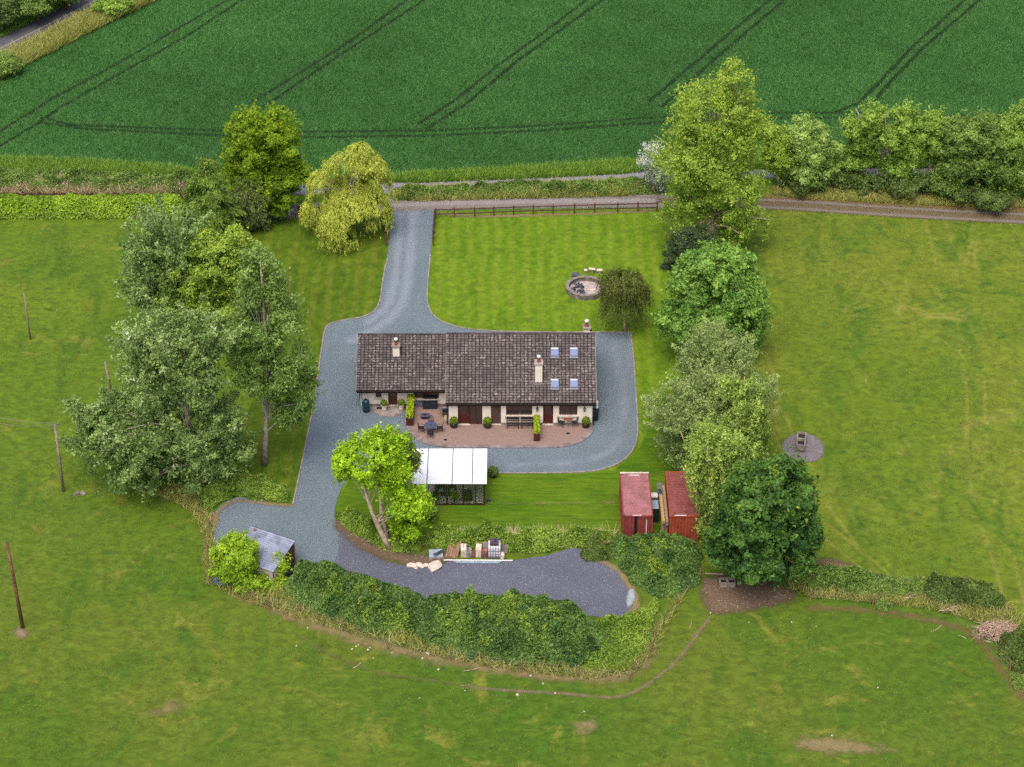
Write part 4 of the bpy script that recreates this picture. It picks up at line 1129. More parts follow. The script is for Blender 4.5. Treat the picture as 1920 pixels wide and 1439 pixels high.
def wheelie(p, label, m=M['bin'], rz=0):
    t = empty('wheelie_bin', p, rz, label, 'bin')
    mb = MB(); mb.add([(-.22, -.24, .06), (.22, -.24, .06), (.22, .22, .06), (-.22, .22, .06), (-.28, -.3, .98), (.28, -.3, .98), (.28, .32, 1.02), (-.28, .32, 1.02)], [(0, 3, 2, 1), (4, 5, 6, 7), (0, 1, 5, 4), (1, 2, 6, 5), (2, 3, 7, 6), (3, 0, 4, 7)])
    mb.build('body', m, t)
    MB().box(-.3, .3, -.34, .34, 1.02, 1.08).build('lid', m, t, bevel=.02)
    for sx in (-.25, .25): MB().tube([(sx - .03, .24, .1), (sx + .03, .24, .1)], .1, 12).build('wheel', M['black'], t)
    MB().tube([(-.22, .38, .95), (.22, .38, .95)], .02, 6).build('handle', M['black'], t)
wheelie(G(1116, 788), 'dark wheelie bin at the right end of the house')
wheelie(G(546, 1088), 'dark plastic bin beside the old shed', rz=.3)

# ------------------------------------------------------------------ sunroom with polycarbonate roof
ga, gb2 = G(778, 948), G(910, 950)
sr_ = empty('garden_sunroom', (ga.x, ga.y, 0), 0, 'dark timber garden sunroom with a white polycarbonate roof on the lower lawn', 'sunroom')
SW = gb2.x - ga.x - .05
zf = 1.95
yb = 4.3
zb = AT(912, 842, ga.y + yb).z
zfr = AT(910, 908, ga.y - .25).z
def rz_at(y): return zfr + (y + .25) * (zb - zfr) / (yb + .25)
fw = .11
xs_p = [0, .62, 1.72, 2.62, 3.98, 5.0, SW - fw]
for x in xs_p:
    MB().box(x, x + fw, 0, fw, 0, rz_at(0) - .12).build('post', M['darkbrown'], sr_)
for x in (0, SW / 2, SW - fw):
    MB().box(x, x + fw, yb - .3, yb - .3 + fw, 0, rz_at(yb - .3) - .12).build('post', M['darkbrown'], sr_)
for y in (1.3, 2.6):
    MB().box(SW - fw, SW, y, y + fw, 0, rz_at(y) - .12).build('post', M['darkbrown'], sr_)
MB().box(0, SW, .01, .10, rz_at(0) - .24, rz_at(0) - .10).build('beam', M['darkbrown'], sr_)
MB().box(fw, SW - fw, 0.012, .09, 0.0, .14).build('beam', M['darkbrown'], sr_)
for x in (1.15, 4.5, 3.3): MB().box(x, x + .05, .03, .08, .14, rz_at(0) - .25).build('mullion', M['darkbrown'], sr_)
for a, b in zip(xs_p, xs_p[1:]):
    if a > .5: MB().box(a + fw, b, .05, .06, .14, rz_at(0) - .24).build('pane', M['greyglass'], sr_)
MB().box(SW - .06, SW - .05, fw, yb - .3, .1, rz_at(0) - .3).build('pane', M['greyglass'], sr_)
MB().box(0.03, SW - .03, yb - .28, yb - .24, .05, rz_at(yb) - .3).build('back_wall', M['floor'], sr_)
MB().box(0.02, SW - .02, 0.11, yb - .35, .012, .07).build('floor', M['floor'], sr_)
MB().box(SW + .01, SW + .1, 2.2, 4.2, .9, rz_at(3) - .1).build('side_screen', M['darkbrown'], sr_)
sheets = [(-.15, 1.05), (1.06, 3.13), (3.14, 4.8), (4.81, SW + .18)]
for a, b in sheets:
    mb = MB(); mb.add([(a, -.25, rz_at(-.25)), (b, -.25, rz_at(-.25)), (b, yb, rz_at(yb)), (a, yb, rz_at(yb)), (a, -.25, rz_at(-.25) + .03), (b, -.25, rz_at(-.25) + .03), (b, yb, rz_at(yb) + .03), (a, yb, rz_at(yb) + .03)],
                      [(0, 3, 2, 1), (4, 5, 6, 7), (0, 1, 5, 4), (1, 2, 6, 5), (2, 3, 7, 6), (3, 0, 4, 7)])
    mb.build('roof_sheet', M['polycarb'], sr_)
for x in (1.055, 3.135, 4.805):
    mb = MB(); mb.add([(x - .035, -.27, rz_at(-.27) + .032), (x + .035, -.27, rz_at(-.27) + .032), (x + .035, yb + .02, rz_at(yb) + .032), (x - .035, yb + .02, rz_at(yb) + .032), (x - .025, -.27, rz_at(-.27) + .06), (x + .025, -.27, rz_at(-.27) + .06), (x + .025, yb + .02, rz_at(yb) + .06), (x - .025, yb + .02, rz_at(yb) + .06)],
                      [(4, 5, 6, 7), (0, 1, 5, 4), (1, 2, 6, 5), (2, 3, 7, 6), (3, 0, 4, 7)])
    mb.build('glazing_bar', M['bluegrey'], sr_)
for x in np.linspace(.3, SW - .2, 8):
    mb = MB().tube([(x, -.2, rz_at(-.2) - .06), (x, yb - .05, rz_at(yb) - .06)], .03, 4); mb.build('rafter', M['fence'], sr_)
for x in np.linspace(.1, SW, 8):
    for y in (.9, 1.9, 2.9, 3.9):
        mb = MB().lathe([(.03, 0), (.03, .012), (.01, .014)], (0, 0, 0), 6); mb.build('fixing', M['lead'], sr_, loc=(x + .05, y, rz_at(y) + .03))
# things inside
def arm_seat(x, y, label):
    t = empty('garden_armchair', (ga.x + x, ga.y + y, .07), 0, label, 'chair', 'green armchairs in the sunroom')
    MB().box(-.36, .36, -.3, .35, 0, .4).build('base', M['greenpl'], t, bevel=.03); MB().box(-.36, .36, .2, .38, .4, .85).build('backrest', M['greenpl'], t, bevel=.03)
    for q in (-.36, .26): MB().box(q, q + .1, -.3, .2, .4, .6).build('armrest', M['greenpl'], t, bevel=.02)
    MB().box(-.25, .25, -.28, .18, .405, .5).build('cushion', M['aqua'], t, bevel=.03)
arm_seat(2.15, 1.5, 'green armchair with pale cushion in the sunroom, left'); arm_seat(3.1, 1.5, 'green armchair with pale cushion in the sunroom, right')
cb = empty('garden_cabinet', (ga.x + 4.35, ga.y + .75, .07), 0, 'dark green cabinet behind the sunroom glass', 'cabinet')
MB().box(-.42, .42, -.3, .3, 0, .75).build('body', M['greenpl'], cb); MB().box(-.44, .44, -.32, .32, .75, .8).build('top', M['rattan'], cb)
for x, lb in ((1.75, 'leafy green pot plant behind the sunroom glass, left'), (3.3, 'leafy green pot plant behind the sunroom glass, right')):
    t = empty('potted_plant', (ga.x + x, ga.y + .55, .07), 0, lb, 'plant')
    MB().lathe([(.12, 0), (.17, .28), (.15, .28)], (0, 0, 0), 12).build('pot', M['darkpot'], t)
    leafball('foliage', (0, 0, .55), .32, 700, M['nettle'], t, 1.0, .16)
ck = G(925, 895)
t = empty('potted_shrub', ck, 0, 'bushy dark pot plant beside the right side of the sunroom', 'plant')
MB().lathe([(.2, 0), (.28, .3), (.25, .32)], (0, 0, 0), 12).build('pot', M['darkpot'], t); leafball('foliage', (0, 0, .65), .42, 900, M['darkshrub'], t, .9, .18)
def stones(name, u, v, n, spread, size, m, label, cat='stone', group=None, z=0):
    for k in range(n):
        p = G(u, v) + Vector((random.uniform(-1, 1) * spread, random.uniform(-1, 1) * spread, z))
        rock(name, p, size * random.uniform(.6, 1.3), m, label, cat, group)
def rock(name, p, s, m, label, cat='stone', group=None, flat=.6, stretch=1.0):
    bm = bmesh.new(); bmesh.ops.create_icosphere(bm, subdivisions=2, radius=1.0)
    ph = [random.uniform(0, 6) for _ in range(6)]
    for v in bm.verts:
        c = v.co
        k = 1 + .22 * math.sin(c.x * 2.3 + ph[0]) * math.sin(c.y * 2.7 + ph[1]) + .16 * math.sin(c.z * 3.9 + ph[2] + c.x * 2)
        c.x = max(-.8, min(.8, c.x * k)); c.y = max(-.82, min(.78, c.y * k)); c.z = max(-.7, min(.75, c.z * k))
        v.co = Vector((c.x * s * stretch, c.y * s, (c.z + .55) * s * flat))
    me = bpy.data.meshes.new(name); bm.to_mesh(me); bm.free()
    a = me.attributes.new('tint', 'FLOAT', 'FACE'); a.data.foreach_set('value', np.full(len(me.polygons), random.random(), np.float32))
    me.materials.append(m)
    o = bpy.data.objects.new(name, me); COL.objects.link(o); o.location = p; o.rotation_euler = (0, 0, random.uniform(0, 6))
    return tag(o, label, cat, group)
bk = G(916, 941); t = empty('bucket', bk, 0, 'small blue bucket lying at the sunroom corner', 'bucket')
MB().lathe([(.13, 0), (.17, .26), (.15, .26), (.12, .03)], (0, 0, 0), 14).build('pail', M['bluegrey'], t); MB().tube([(-.16, 0, .26), (0, .02, .36), (.16, 0, .26)], .01, 4).build('handle', M['wire'], t)

# ------------------------------------------------------------------ shipping containers
def container(x0, yf, L, label, mr, mw, details):
    W_, H_ = 2.44, 2.59
    t = empty('shipping_container', (x0, yf, 0), 0, label, 'container', 'red shipping containers')
    r_ = MB(); n = 26
    for k in range(n):
        ya, yb_ = .12 + k * (L - .24) / n, .12 + (k + 1) * (L - .24) / n; d = (yb_ - ya)
        tt = random.random() * .5 + .25
        prof = [(ya, 0), (ya + d * .3, 0), (ya + d * .42, -.03), (ya + d * .85, -.03), (yb_, 0)]
        for (a, za), (b, zb_) in zip(prof, prof[1:]):
            r_.add([(.08, a, H_ + za), (W_ - .08, a, H_ + za), (W_ - .08, b, H_ + zb_), (.08, b, H_ + zb_)], [(0, 1, 2, 3)], tt)
    r_.build('roof', mr, t)
    def corr(p0, p1, z0, z1, n, depth, name):
        p0, p1 = Vector(p0), Vector(p1); d = (p1 - p0); nn = Vector((d.y, -d.x)).normalized()
        mb = MB()
        for k in range(n):
            for (fa, fb, da, db) in ((0, .3, 0, 0), (.3, .42, 0, 1), (.42, .86, 1, 1), (.86, 1, 1, 0)):
                a = p0 + d * ((k + fa) / n) - nn * depth * da; b = p0 + d * ((k + fb) / n) - nn * depth * db
                mb.add([(a.x, a.y, z0), (b.x, b.y, z0), (b.x, b.y, z1), (a.x, a.y, z1)], [(0, 1, 2, 3)], .5 + .3 * (.5 - da))
        mb.build(name, mw, t)
    corr((.08, .02), (W_ - .08, .02), .16, H_ - .14, 9, .045, 'end_wall')
    corr((.02, L - .08), (.02, .08), .16, H_ - .12, 22, .036, 'side_wall')
    corr((W_ - .02, .08), (W_ - .02, L - .08), .16, H_ - .12, 22, .036, 'side_wall')
    MB().box(.08, W_ - .08, L - .05, L - .01, .16, H_ - .14).build('door', mw, t)
    fr = MB()
    for x in (0, W_ - .1):
        for y in (0, L - .1): fr.box(x, x + .1, y, y + .1, .0, H_ + .01)
    for x in (0, W_ - .09):
        fr.box(x, x + .09, .1, L - .1, 0, .16).box(x, x + .09, .1, L - .1, H_ - .1, H_ + .008)
    for y in (0, L - .09):
        fr.box(.1, W_ - .1, y, y + .09, 0, .16).box(.1, W_ - .1, y, y + .11, H_ - .14, H_ + .008)
    fr.build('frame', mw, t)
    for x in (-.01, W_ - .17):
        for y in (-.01, L - .17):
            MB().box(x, x + .18, y, y + .18, H_ - .12, H_ + .02).build('corner_casting', M['fence'] if details == 'A' else mw, t)
    return t
cA = G(1168, 968, 2.59); LA = 6.06
yA2 = G(1166, 888, 2.59).y
container(cA.x, cA.y, max(5.6, min(6.3, yA2 - cA.y)), 'faded red shipping container, left of the pair on the lower lawn', M['contA'], M['contAw'], 'A')
print('container len', yA2 - cA.y, G(1226, 968, 2.59).x - cA.x)
ct = [o for o in bpy.data.objects if o.name.startswith('shipping_container')][0]
MB().box(.96, 1.16, -.03, .0, .3, 2.55).build('patch', M['black'], ct)
MB().box(1.9, 1.96, -.035, .0, .6, 2.2).build('paint_mark', M['white'], ct)
MB().box(.8, 1.5, .05, .13, 2.602, 2.606).build('paint_mark', M['white'], ct)
MB().box(.75, 1.6, 5.5, 5.58, 2.602, 2.606).build('paint_mark', M['white'], ct)
MB().box(.0, 2.4, 5.72, 5.86, 2.606, 2.68).build('timber_batten', M['limestone'], ct)
cB = G(1256, 968, 2.59)
container(cB.x, cB.y, 6.06, 'bright red shipping container half hidden by poplars, right of the pair', M['contB'], M['contBw'], 'B')
ct2 = [o for o in bpy.data.objects if o.name.startswith('shipping_container')][1]
MB().box(.4, 1.35, .03, .12, 2.602, 2.608).build('paint_mark', M['white'], ct2)
# things between the containers
xg = cA.x + 2.44
mid = cB.x
def plank_stack(x, y0, y1, w, z0, z1, m, label, cat='timber'):
    t = empty('timber_board', (x, y0, 0), 0, label, cat)
    k = 3
    for i in range(k):
        MB().box(i * w / k, (i + 1) * w / k - .008, random.uniform(-.1, .1), y1 - y0 + random.uniform(-.1, .1), z0 + random.uniform(-.01, .01), z1 + random.uniform(-.01, .02)).build('plank', m, t)
t0 = cA.y
tm = empty('timber_beam', (mid - .62, t0 + .1, 0), 0, 'pale yellow timber beam lying between the two red containers', 'timber')
MB().box(0, .26, 0, 3.6, 1.75, 2.0).build('beam', M['timber'], tm)
for y in (.4, 3.0): MB().box(-.02, .28, y, y + .12, 0, 1.75).build('trestle', M['greytimber'], tm)
plank_stack(mid - .30, t0 - .0, t0 + 5.0, .22, 1.6, 2.0, M['greytimber'], 'weathered grey planks stacked against the right container')
tr = [o for o in bpy.data.objects if o.name.startswith('timber_board')][-1]
for y in (.5, 4.2): MB().box(0, .21, y, y + .12, 0, 1.58).build('trestle', M['greytimber'], tr)
ib = empty('water_tank', (mid - 1.15, t0 + 2.3, 0), 0, 'pale blue-grey tank standing between the red containers', 'tank')
MB().box(-.3, .42, 0, 1.1, .15, 1.55).build('body', M['greenpl'], ib, bevel=.05); MB().box(-.32, .44, -.02, 1.12, 1.55, 1.62).build('lid', M['pipe'], ib, bevel=.02)
MB().box(-.3, .42, 0, 1.1, 0, .14).build('pallet_base', M['pallet'], ib)
bx = empty('storage_box', (xg + .3, t0 + 4.1, 0), 0, 'white topped box on brown legs beside the left container', 'box')
MB().box(-.28, .36, 0, .62, 1.3, 1.42).build('top', M['whitebag'], bx); MB().box(-.2, .28, .08, .54, 0, 1.3).build('body', M['pallet'], bx)
fr_ = empty('metal_rack', (mid - .75, t0 + 4.6, 0), 0, 'grey metal rack leaning by the right container', 'rack')
for x in (0, .42): MB().box(x, x + .05, 0, .05, 0, 1.9).build('upright', M['galv'], fr_)
for z in (.5, 1.1, 1.85): MB().box(0.05, .42, 0, .9, z, z + .04).build('shelf', M['galv'], fr_)
for y, lb in ((.2, 'lower'), (.55, 'upper')):
    t = empty('rubber_tyre', (mid - .32, t0 - .15 - y * .2, 0), 0, ('outer' if y < .3 else 'inner') + ' dark coil of hose by the right container front', 'hose')
    mb = MB(); pts = [(0.05 * math.sin(a * 3), .3 * math.cos(a) * .3, .42 + .36 * math.sin(a)) for a in np.linspace(0, 6.3, 24)]
    mb.tube(pts, .05, 6); mb.build('coil', M['bluegrey'] if y < .3 else M['black'], t); t.name = 'hose_coil'

# ------------------------------------------------------------------ old shed
c1, c2, c3 = G(473, 991, 2.35), G(549, 1016, 2.35), G(424, 1040, 1.75)
sx_ = Vector((c2.x - c1.x, c2.y - c1.y)); SL = sx_.length; srz = math.atan2(sx_.y, sx_.x)
shed = empty('lean_to_shed', (c1.x, c1.y, 0), srz, 'old lean-to shed with a blue-grey sheet roof half buried in ivy', 'shed')
SD = 3.1
def shz(y): return 2.42 + y * .22
rf = MB(); nW = 17
for k in range(nW):
    ya, yb_ = .12 - k * (SD + .3) / nW, .12 - (k + 1) * (SD + .3) / nW; ym = (ya + yb_) / 2
    for (a, b, da, db) in ((ya, ym, 0, .075), (ym, yb_, .075, 0)):
        rf.add([(-.15, a, shz(a) + da), (SL + .2, a, shz(a) + da), (SL + .2, b, shz(b) + db), (-.15, b, shz(b) + db)], [(0, 3, 2, 1)], .5 + random.uniform(-.3, .3))
rf.build('roof', M['tin'], shed)
MB().box(-.16, SL + .21, .08, .16, shz(.1) + .02, shz(.1) + .08).build('ridge_flashing', M['lead'], shed)
for k in range(8):
    x = SL - .02; ya = -.1 - k * .36
    MB().box(x, x + .03, ya - .34, ya, .02, shz(ya) - .06, random.random()).build('board', M['shedwood'] if k > 2 else M['shedbrown'], shed)
MB().box(0, .04, -SD, -.05, .02, shz(-SD) - .06).build('wall', M['shedbrown'], shed)
MB().box(0.04, SL - .03, -.08, -.04, .02, shz(-.05) - .06).build('wall', M['shedbrown'], shed)
MB().box(0.04, SL - .03, -SD, -SD + .04, .02, shz(-SD) - .06).build('wall', M['shedwood'], shed)
MB().box(SL + .1, SL + .16, -1.25, -.05, .0, shz(-.6) - .1).build('door', M['shedbrown'], shed)
MB().tube([(SL + .15, -.05, 0), (SL + .15, -.05, shz(0) - .04)], .05, 6).build('post', M['greytimber'], shed)
for k, (y0_, y1_, lb) in enumerate(((-2.2, -1.5, 'long'), (-2.6, -1.9, 'short'))):
    p0 = Vector((SL + .3 + .12 * k, y0_, .02)); p1 = Vector((SL + .25, y1_, 1.2 - .3 * k))
    o = MB().tube([p0, p1], .05, 5).build('loose_plank', M['shedwood']); o.location = shed.location; o.rotation_euler = shed.rotation_euler
    tag(o, lb + ' grey plank leaning on the shed end', 'plank')
bk_ = shed.matrix_basis @ Vector((.3, -.1, 0)); rb_ = G(478, 994, 2.45)
o = MB().box(-.12, .12, -.08, .08, 0, .1).build('loose_brick', M['brick'], None, loc=(rb_.x, rb_.y - .05, 2.50)); tag(o, 'single red brick weighing down the shed roof', 'brick')

# ------------------------------------------------------------------ building materials along the yard
pz = .04
def block_stack(u, v, nx, ny, nz, m, label, sz=(.22, .44, .22), cat='block stack'):
    p = G(u, v, pz); t = empty('block_stack', p, random.uniform(-.04, .04), label, cat, 'stacks of blocks by the yard')
    base = None
    for k in range(nz):
        for i in range(nx):
            for j in range(ny):
                MB().cbox(((i + .5) * sz[0] + random.uniform(-.008, .008), (j + .5) * sz[1] + random.uniform(-.012, .012), (k + .5) * sz[2]), (sz[0] - .012, sz[1] - .014, sz[2] - .008), Matrix.Rotation(random.uniform(-.03, .03), 3, 'Z'), random.random()).build('block', m, t)
block_stack(864, 1046, 2, 2, 3, M['limestone'], 'tall stack of pale blocks, left of the row by the yard', (.23, .42, .26))
block_stack(875, 1046.5, 2, 2, 2, M['block'], 'low grey block stack touching the left pale stack', (.2, .4, .24))
block_stack(884, 1046.5, 1, 2, 1, M['brick'], 'small heap of red bricks between the two pale stacks', (.24, .3, .26))
block_stack(892, 1046, 2, 2, 3, M['limestone'], 'tall stack of pale blocks, right of the row by the yard', (.23, .42, .26))
block_stack(902, 1047, 2, 2, 2, M['brick'], 'low stack of mixed red blocks beside the bulk crate', (.24, .36, .22))
p = G(927, 1047, pz)
ic = empty('bulk_crate', p, 0, 'white caged bulk container with dark blocks on top', 'crate')
MB().box(-.5, .5, 0, 1.0, .15, 1.05).build('liner', M['whitebag'], ic, bevel=.04)
for x in np.linspace(-.52, .52, 6): MB().tube([(x, -.02, .12), (x, -.02, 1.08), (x, 1.02, 1.08), (x, 1.02, .12)], .018, 5).build('cage_bar', M['bluegrey'], ic)
for z in (.4, .72): MB().tube([(-.52, -.03, z), (.52, -.03, z)], .018, 5).build('cage_bar', M['bluegrey'], ic)
MB().box(-.55, .55, -.05, 1.05, 0, .12).build('pallet', M['galv'], ic)
for i in range(4):
    for j in range(3):
        MB().box(-.36 + i * .18, -.36 + i * .18 + .17, .25 + j * .24, .25 + j * .24 + .22, 1.06, 1.28 + .03 * random.random(), random.random()).build('block', mat('dark_purple_block', A(96, 84, 100), .9, .2, 4, tint=.3) if i + j == 0 else bpy.data.materials['dark_purple_block'], ic)
for u, v, lb in ((912, 1032, 'grey slab leaning behind the bulk crate, left side'), (945, 1036, 'greenish slab leaning right of the bulk crate')):
    p = G(u, v, pz); o = MB().cbox((0, 0, .38), (.6, .08, .75), Matrix.Rotation(R(-18), 3, 'X')).build('paving_slab', M['block'] if u < 930 else M['stone'], None, loc=p, bevel=.01); tag(o, lb, 'slab')
p = G(846, 1046, pz)
pal = empty('wooden_pallet', p, -.25, 'brown overgrown wooden pallet leaning left of the block stacks', 'pallet')
Mx = Matrix.Rotation(R(28), 3, 'X')
for k in range(6): MB().cbox(Mx @ Vector((-.42 + k * .17, .75, .05)), (.15, 1.5, .03), Mx, random.random()).build('slat', M['pallet'], pal)
for y in (.1, .75, 1.4): MB().cbox(Mx @ Vector((0, y, -.03)), (1.02, .1, .1), Mx).build('bearer', M['pallet'], pal)
p = G(818, 1048, pz)
bo = empty('broken_panel', p, .1, 'broken blue-grey metal panel on the rubble left of the pallet', 'panel')
MB().cbox((0, .35, .25), (1.1, .8, .04), Matrix.Rotation(R(22), 3, 'X')).build('sheet', M['pipe'], bo); MB().cbox((.2, .25, .42), (.9, .25, .03), Matrix.Rotation(R(30), 3, 'Z')).build('strip', M['slate'], bo)
MB().box(-.6, .6, -.25, -.05, 0, .22).build('base_block', M['stone'], bo)
for y, L0, L1, m, r0, lb in ((1051.5, 832, 961, 'white', .055, 'long white plastic pipe lying along the stacks'), (1054, 852, 940, 'pipe', .06, 'pale blue pipe lying in front of the white one, rear of two'), (1056.2, 855, 937, 'pipe', .06, 'pale blue pipe lying nearest the yard')):
    a, b = G(L0, y, pz), G(L1, y + .8, pz)
    o = MB().tube([(a.x, a.y, pz + r0), (b.x, b.y, pz + r0)], r0, 10).build('plastic_pipe', M[m]); tag(o, lb, 'pipe', 'pipes on the yard edge')
p = G(816, 1064, pz); rock('limestone_slab', p, .62, M['limestone'], 'big pale flat rock at the yard edge', 'rock', None, .3, 1.15)
for i, (u, v, s) in enumerate([(768, 1061, .3), (776, 1062, .34), (785, 1060, .3), (792, 1063, .26), (799, 1061, .28), (780, 1065, .2)]):
    rock('limestone_rubble', G(u, v, pz), s, M['limestone'], 'pale rubble stone in the low heap left of the big flat rock', 'rock', 'pale rubble heap', .4)
p = G(942, 1046, pz); rock('limestone_rock', p, .3, M['limestone'], 'pale upright stone at the right of the bulk crate', 'rock', None, 1.3, .7)

# ------------------------------------------------------------------ stone ring in the front lawn
rc = G(1098, 545); RR = 76 / SCALE(rc.x, rc.y) / 2
ring = empty('stone_ring', (rc.x, rc.y, 0), 0, 'low round stone-walled pond ring filled with slates in the front lawn', 'pond')
n = 16; RRX, RRY = RR, RR * .98
for k in range(n):
    a0, a1 = 2 * math.pi * k / n, 2 * math.pi * (k + 1) / n
    hh = .55
    def pt(a, r_): return (r_ * RRX * math.cos(a), r_ * RRY * math.sin(a))
    nc_ = 4
    for c in range(3):
        for j in range(2):
            b0, b1 = a0 + (a1 - a0) * (j / 2 + .01 + (.12 if c % 2 else 0)), a0 + (a1 - a0) * ((j + 1) / 2 - .01 + (.12 if c % 2 else 0))
            pin, pout = .86 + random.uniform(-.01, .01), .98 + random.uniform(-.01, .012)
            mb = MB().prism([pt(b0, pin), pt(b0, pout), pt(b1, pout), pt(b1, pin)], c * .16, c * .16 + .15, random.random()); mb.build('wall_stone', M['stone'], ring)
    mb = MB().prism([pt(a0 + .008, .83), pt(a0 + .008, 1.0), pt(a1 - .008, 1.0), pt(a1 - .008, .83)], .48, .55, random.random()); mb.build('coping_stone', M['ringtop'], ring)
MB().prism([(.86 * RRX * math.cos(a), .86 * RRY * math.sin(a)) for a in np.linspace(0, 2 * math.pi, 33)[:-1]], .0, .06).build('ring_floor', M['pink'], ring)
for k in range(70):
    a = random.uniform(math.pi * .62, math.pi * 1.42); r_ = random.uniform(.2, .78)
    x, y = r_ * RRX * math.cos(a), r_ * RRY * math.sin(a)
    if x > -.12: continue
    Mr = Matrix.Rotation(random.uniform(0, 6), 3, 'Z') @ Matrix.Rotation(random.uniform(-.4, .4), 3, 'X')
    MB().cbox((x, y, .10 + random.random() * .12), (random.uniform(.12, .34), random.uniform(.1, .24), .05), Mr, random.random()).build('slate', M['slate'], ring)
MB().box(-.1, RRX * .72, -.1, .06, .06, .14).build('channel', M['limestone'], ring)
MB().box(-.12, .12, -.62, .3, .06, .12).build('channel', M['concrete'], ring)
MB().lathe([(.16, .06), (.12, .3), (.07, .34), (.06, .6), (.02, .64)], (0, 0, 0), 10).build('pump_post', M['limestone'], ring)
for u, v, s, m, lb in ((1078, 517, .42, 'slate', 'flat dark boulder behind the stone ring'), (1086, 521, .3, 'slate', 'smaller dark boulder behind the stone ring')):
    rock('boulder', G(u, v), s, M[m], lb, 'rock', None, .45)
def bench(u, v, label, w=.55):
    p = G(u, v); t = empty('stone_bench', p, random.uniform(-.2, .2), label, 'bench', 'stone seats behind the ring')
    MB().box(-.12, .12, -.1, .1, 0, .34).build('pedestal', M['concrete'], t); MB().box(-w / 2, w / 2, -.17, .17, .34, .43).build('seat', M['limestone'], t, bevel=.02)
bench(1098, 513, 'small pale stone stool, left behind the ring', .3); bench(1110, 511, 'pale stone seat, middle behind the ring', .62); bench(1124, 513, 'pale stone seat, right behind the ring', .56)

# ------------------------------------------------------------------ troughs
p = G(1500, 850)
tt = empty('double_trough', (p.x, p.y, 0), -math.atan2(p.x, p.y), 'tall double concrete trough on the gravel circle in the paddock', 'trough')
def hollow(mb, x0, x1, y0, y1, z0, z1, w=.09):
    mb.box(x0, x1, y0, y0 + w, z0, z1).box(x0, x1, y1 - w, y1, z0, z1).box(x0, x0 + w, y0 + w, y1 - w, z0, z1).box(x1 - w, x1, y0 + w, y1 - w, z0, z1).box(x0 + w, x1 - w, y0 + w, y1 - w, z0, z0 + .1)
    return mb
hollow(MB(), -.38, .38, 0, 1.0, .3, .85).build('basin', M['oldconc'], tt); hollow(MB(), -.38, .38, 1.01, 2.0, .3, .85).build('basin', M['oldconc'], tt)
MB().box(-.3, .3, .1, 1.9, 0, .3).build('plinth', M['stone'], tt)
for y in (.1, 1.1): MB().box(-.28, .28, y, y + .8, .62, .64).build('water', M['winglass'], tt)
p = G(1363, 1098)
t2 = empty('stone_trough', (p.x, p.y, 0), 0, 'low concrete twin trough under the dark sycamore', 'trough')
hollow(MB(), -.62, .0, -.3, .35, 0, .5).build('basin', M['oldconc'], t2); hollow(MB(), .01, .63, -.3, .35, 0, .5).build('basin', M['oldconc'], t2)
for x in (-.52, .11): MB().box(x, x + .42, -.2, .25, .3, .32).build('water', M['black'], t2)
p0 = G(1322, 1082); o = MB().tube([(p0.x, p0.y, .35), (p0.x + 1.4, p0.y - .2, .42)], .06, 6).build('fallen_pole', M['greytimber']); tag(o, 'grey pole lying left of the low twin trough', 'pole')
p0 = G(1684, 371); o = MB().tube([(p0.x - .2, p0.y, .12), (p0.x + 2.4, p0.y - .5, .16)], .12, 8).build('fallen_log', M['barkpale']); tag(o, 'pale bare log lying beside the farm track', 'log')

# ------------------------------------------------------------------ poles and cables
def pole(u, v, tv, m, label, r0=.13, tu=None):
    b = G(u, v); h = AT(u if tu is None else tu, tv, b.y).z
    t = empty('utility_pole', b, 0, label, 'pole', 'poles in the left pasture')
    tx = (AT(tu, tv, b.y).x - b.x) if tu else 0
    MB().tube([(0, 0, -.2), (tx * .5, 0, h * .5), (tx, 0, h)], [r0, r0 * .88, r0 * .75], 10).build('shaft', m, t, True)
    return t, Vector((b.x + tx, b.y, h))
q1, _ = pole(57, 637, 550, M['greypole'], 'thin bare grey post standing far left in the pasture', .09, 45)
q2, _ = pole(211, 745, 679, M['greypole'], 'bare grey pole half hidden by the white poplar', .13, 197)
q3, top3 = pole(119, 922, 797, M['greypole'], 'grey utility pole with a short crossarm at the left', .13, 103)
q4, _ = pole(43, 1178, 1018, M['brownpole'], 'tall brown pole on a bare patch in the near pasture', .15, 13)
lo = top3 - q3.location
MB().cbox((lo.x, 0, lo.z - .05), (.9, .09, .09), Matrix.Rotation(.5, 3, 'Z')).build('crossarm', M['galv'], q3)
for s_ in (-.35, .35): MB().lathe([(.03, 0), (.05, .06), (.03, .1)], (lo.x + s_ * math.cos(.5), s_ * math.sin(.5), lo.z), 8).build('insulator', M['lead'], q3)
for s_, v1, lb in ((.35, 777, 'upper thin cable running left from the crossarm pole'), (-.35, 790, 'lower thin cable running left from the crossarm pole')):
    a = top3 + Vector((s_ * math.cos(.5), s_ * math.sin(.5), .08)); b = AT(-60, v1 - 12, a.y + 2.5)
    pts = [a.lerp(b, k / 10) - Vector((0, 0, .5 * math.sin(math.pi * k / 10))) for k in range(11)]
    o = MB().tube(pts, .014, 4).build('overhead_cable', M['wire']); tag(o, lb, 'cable')

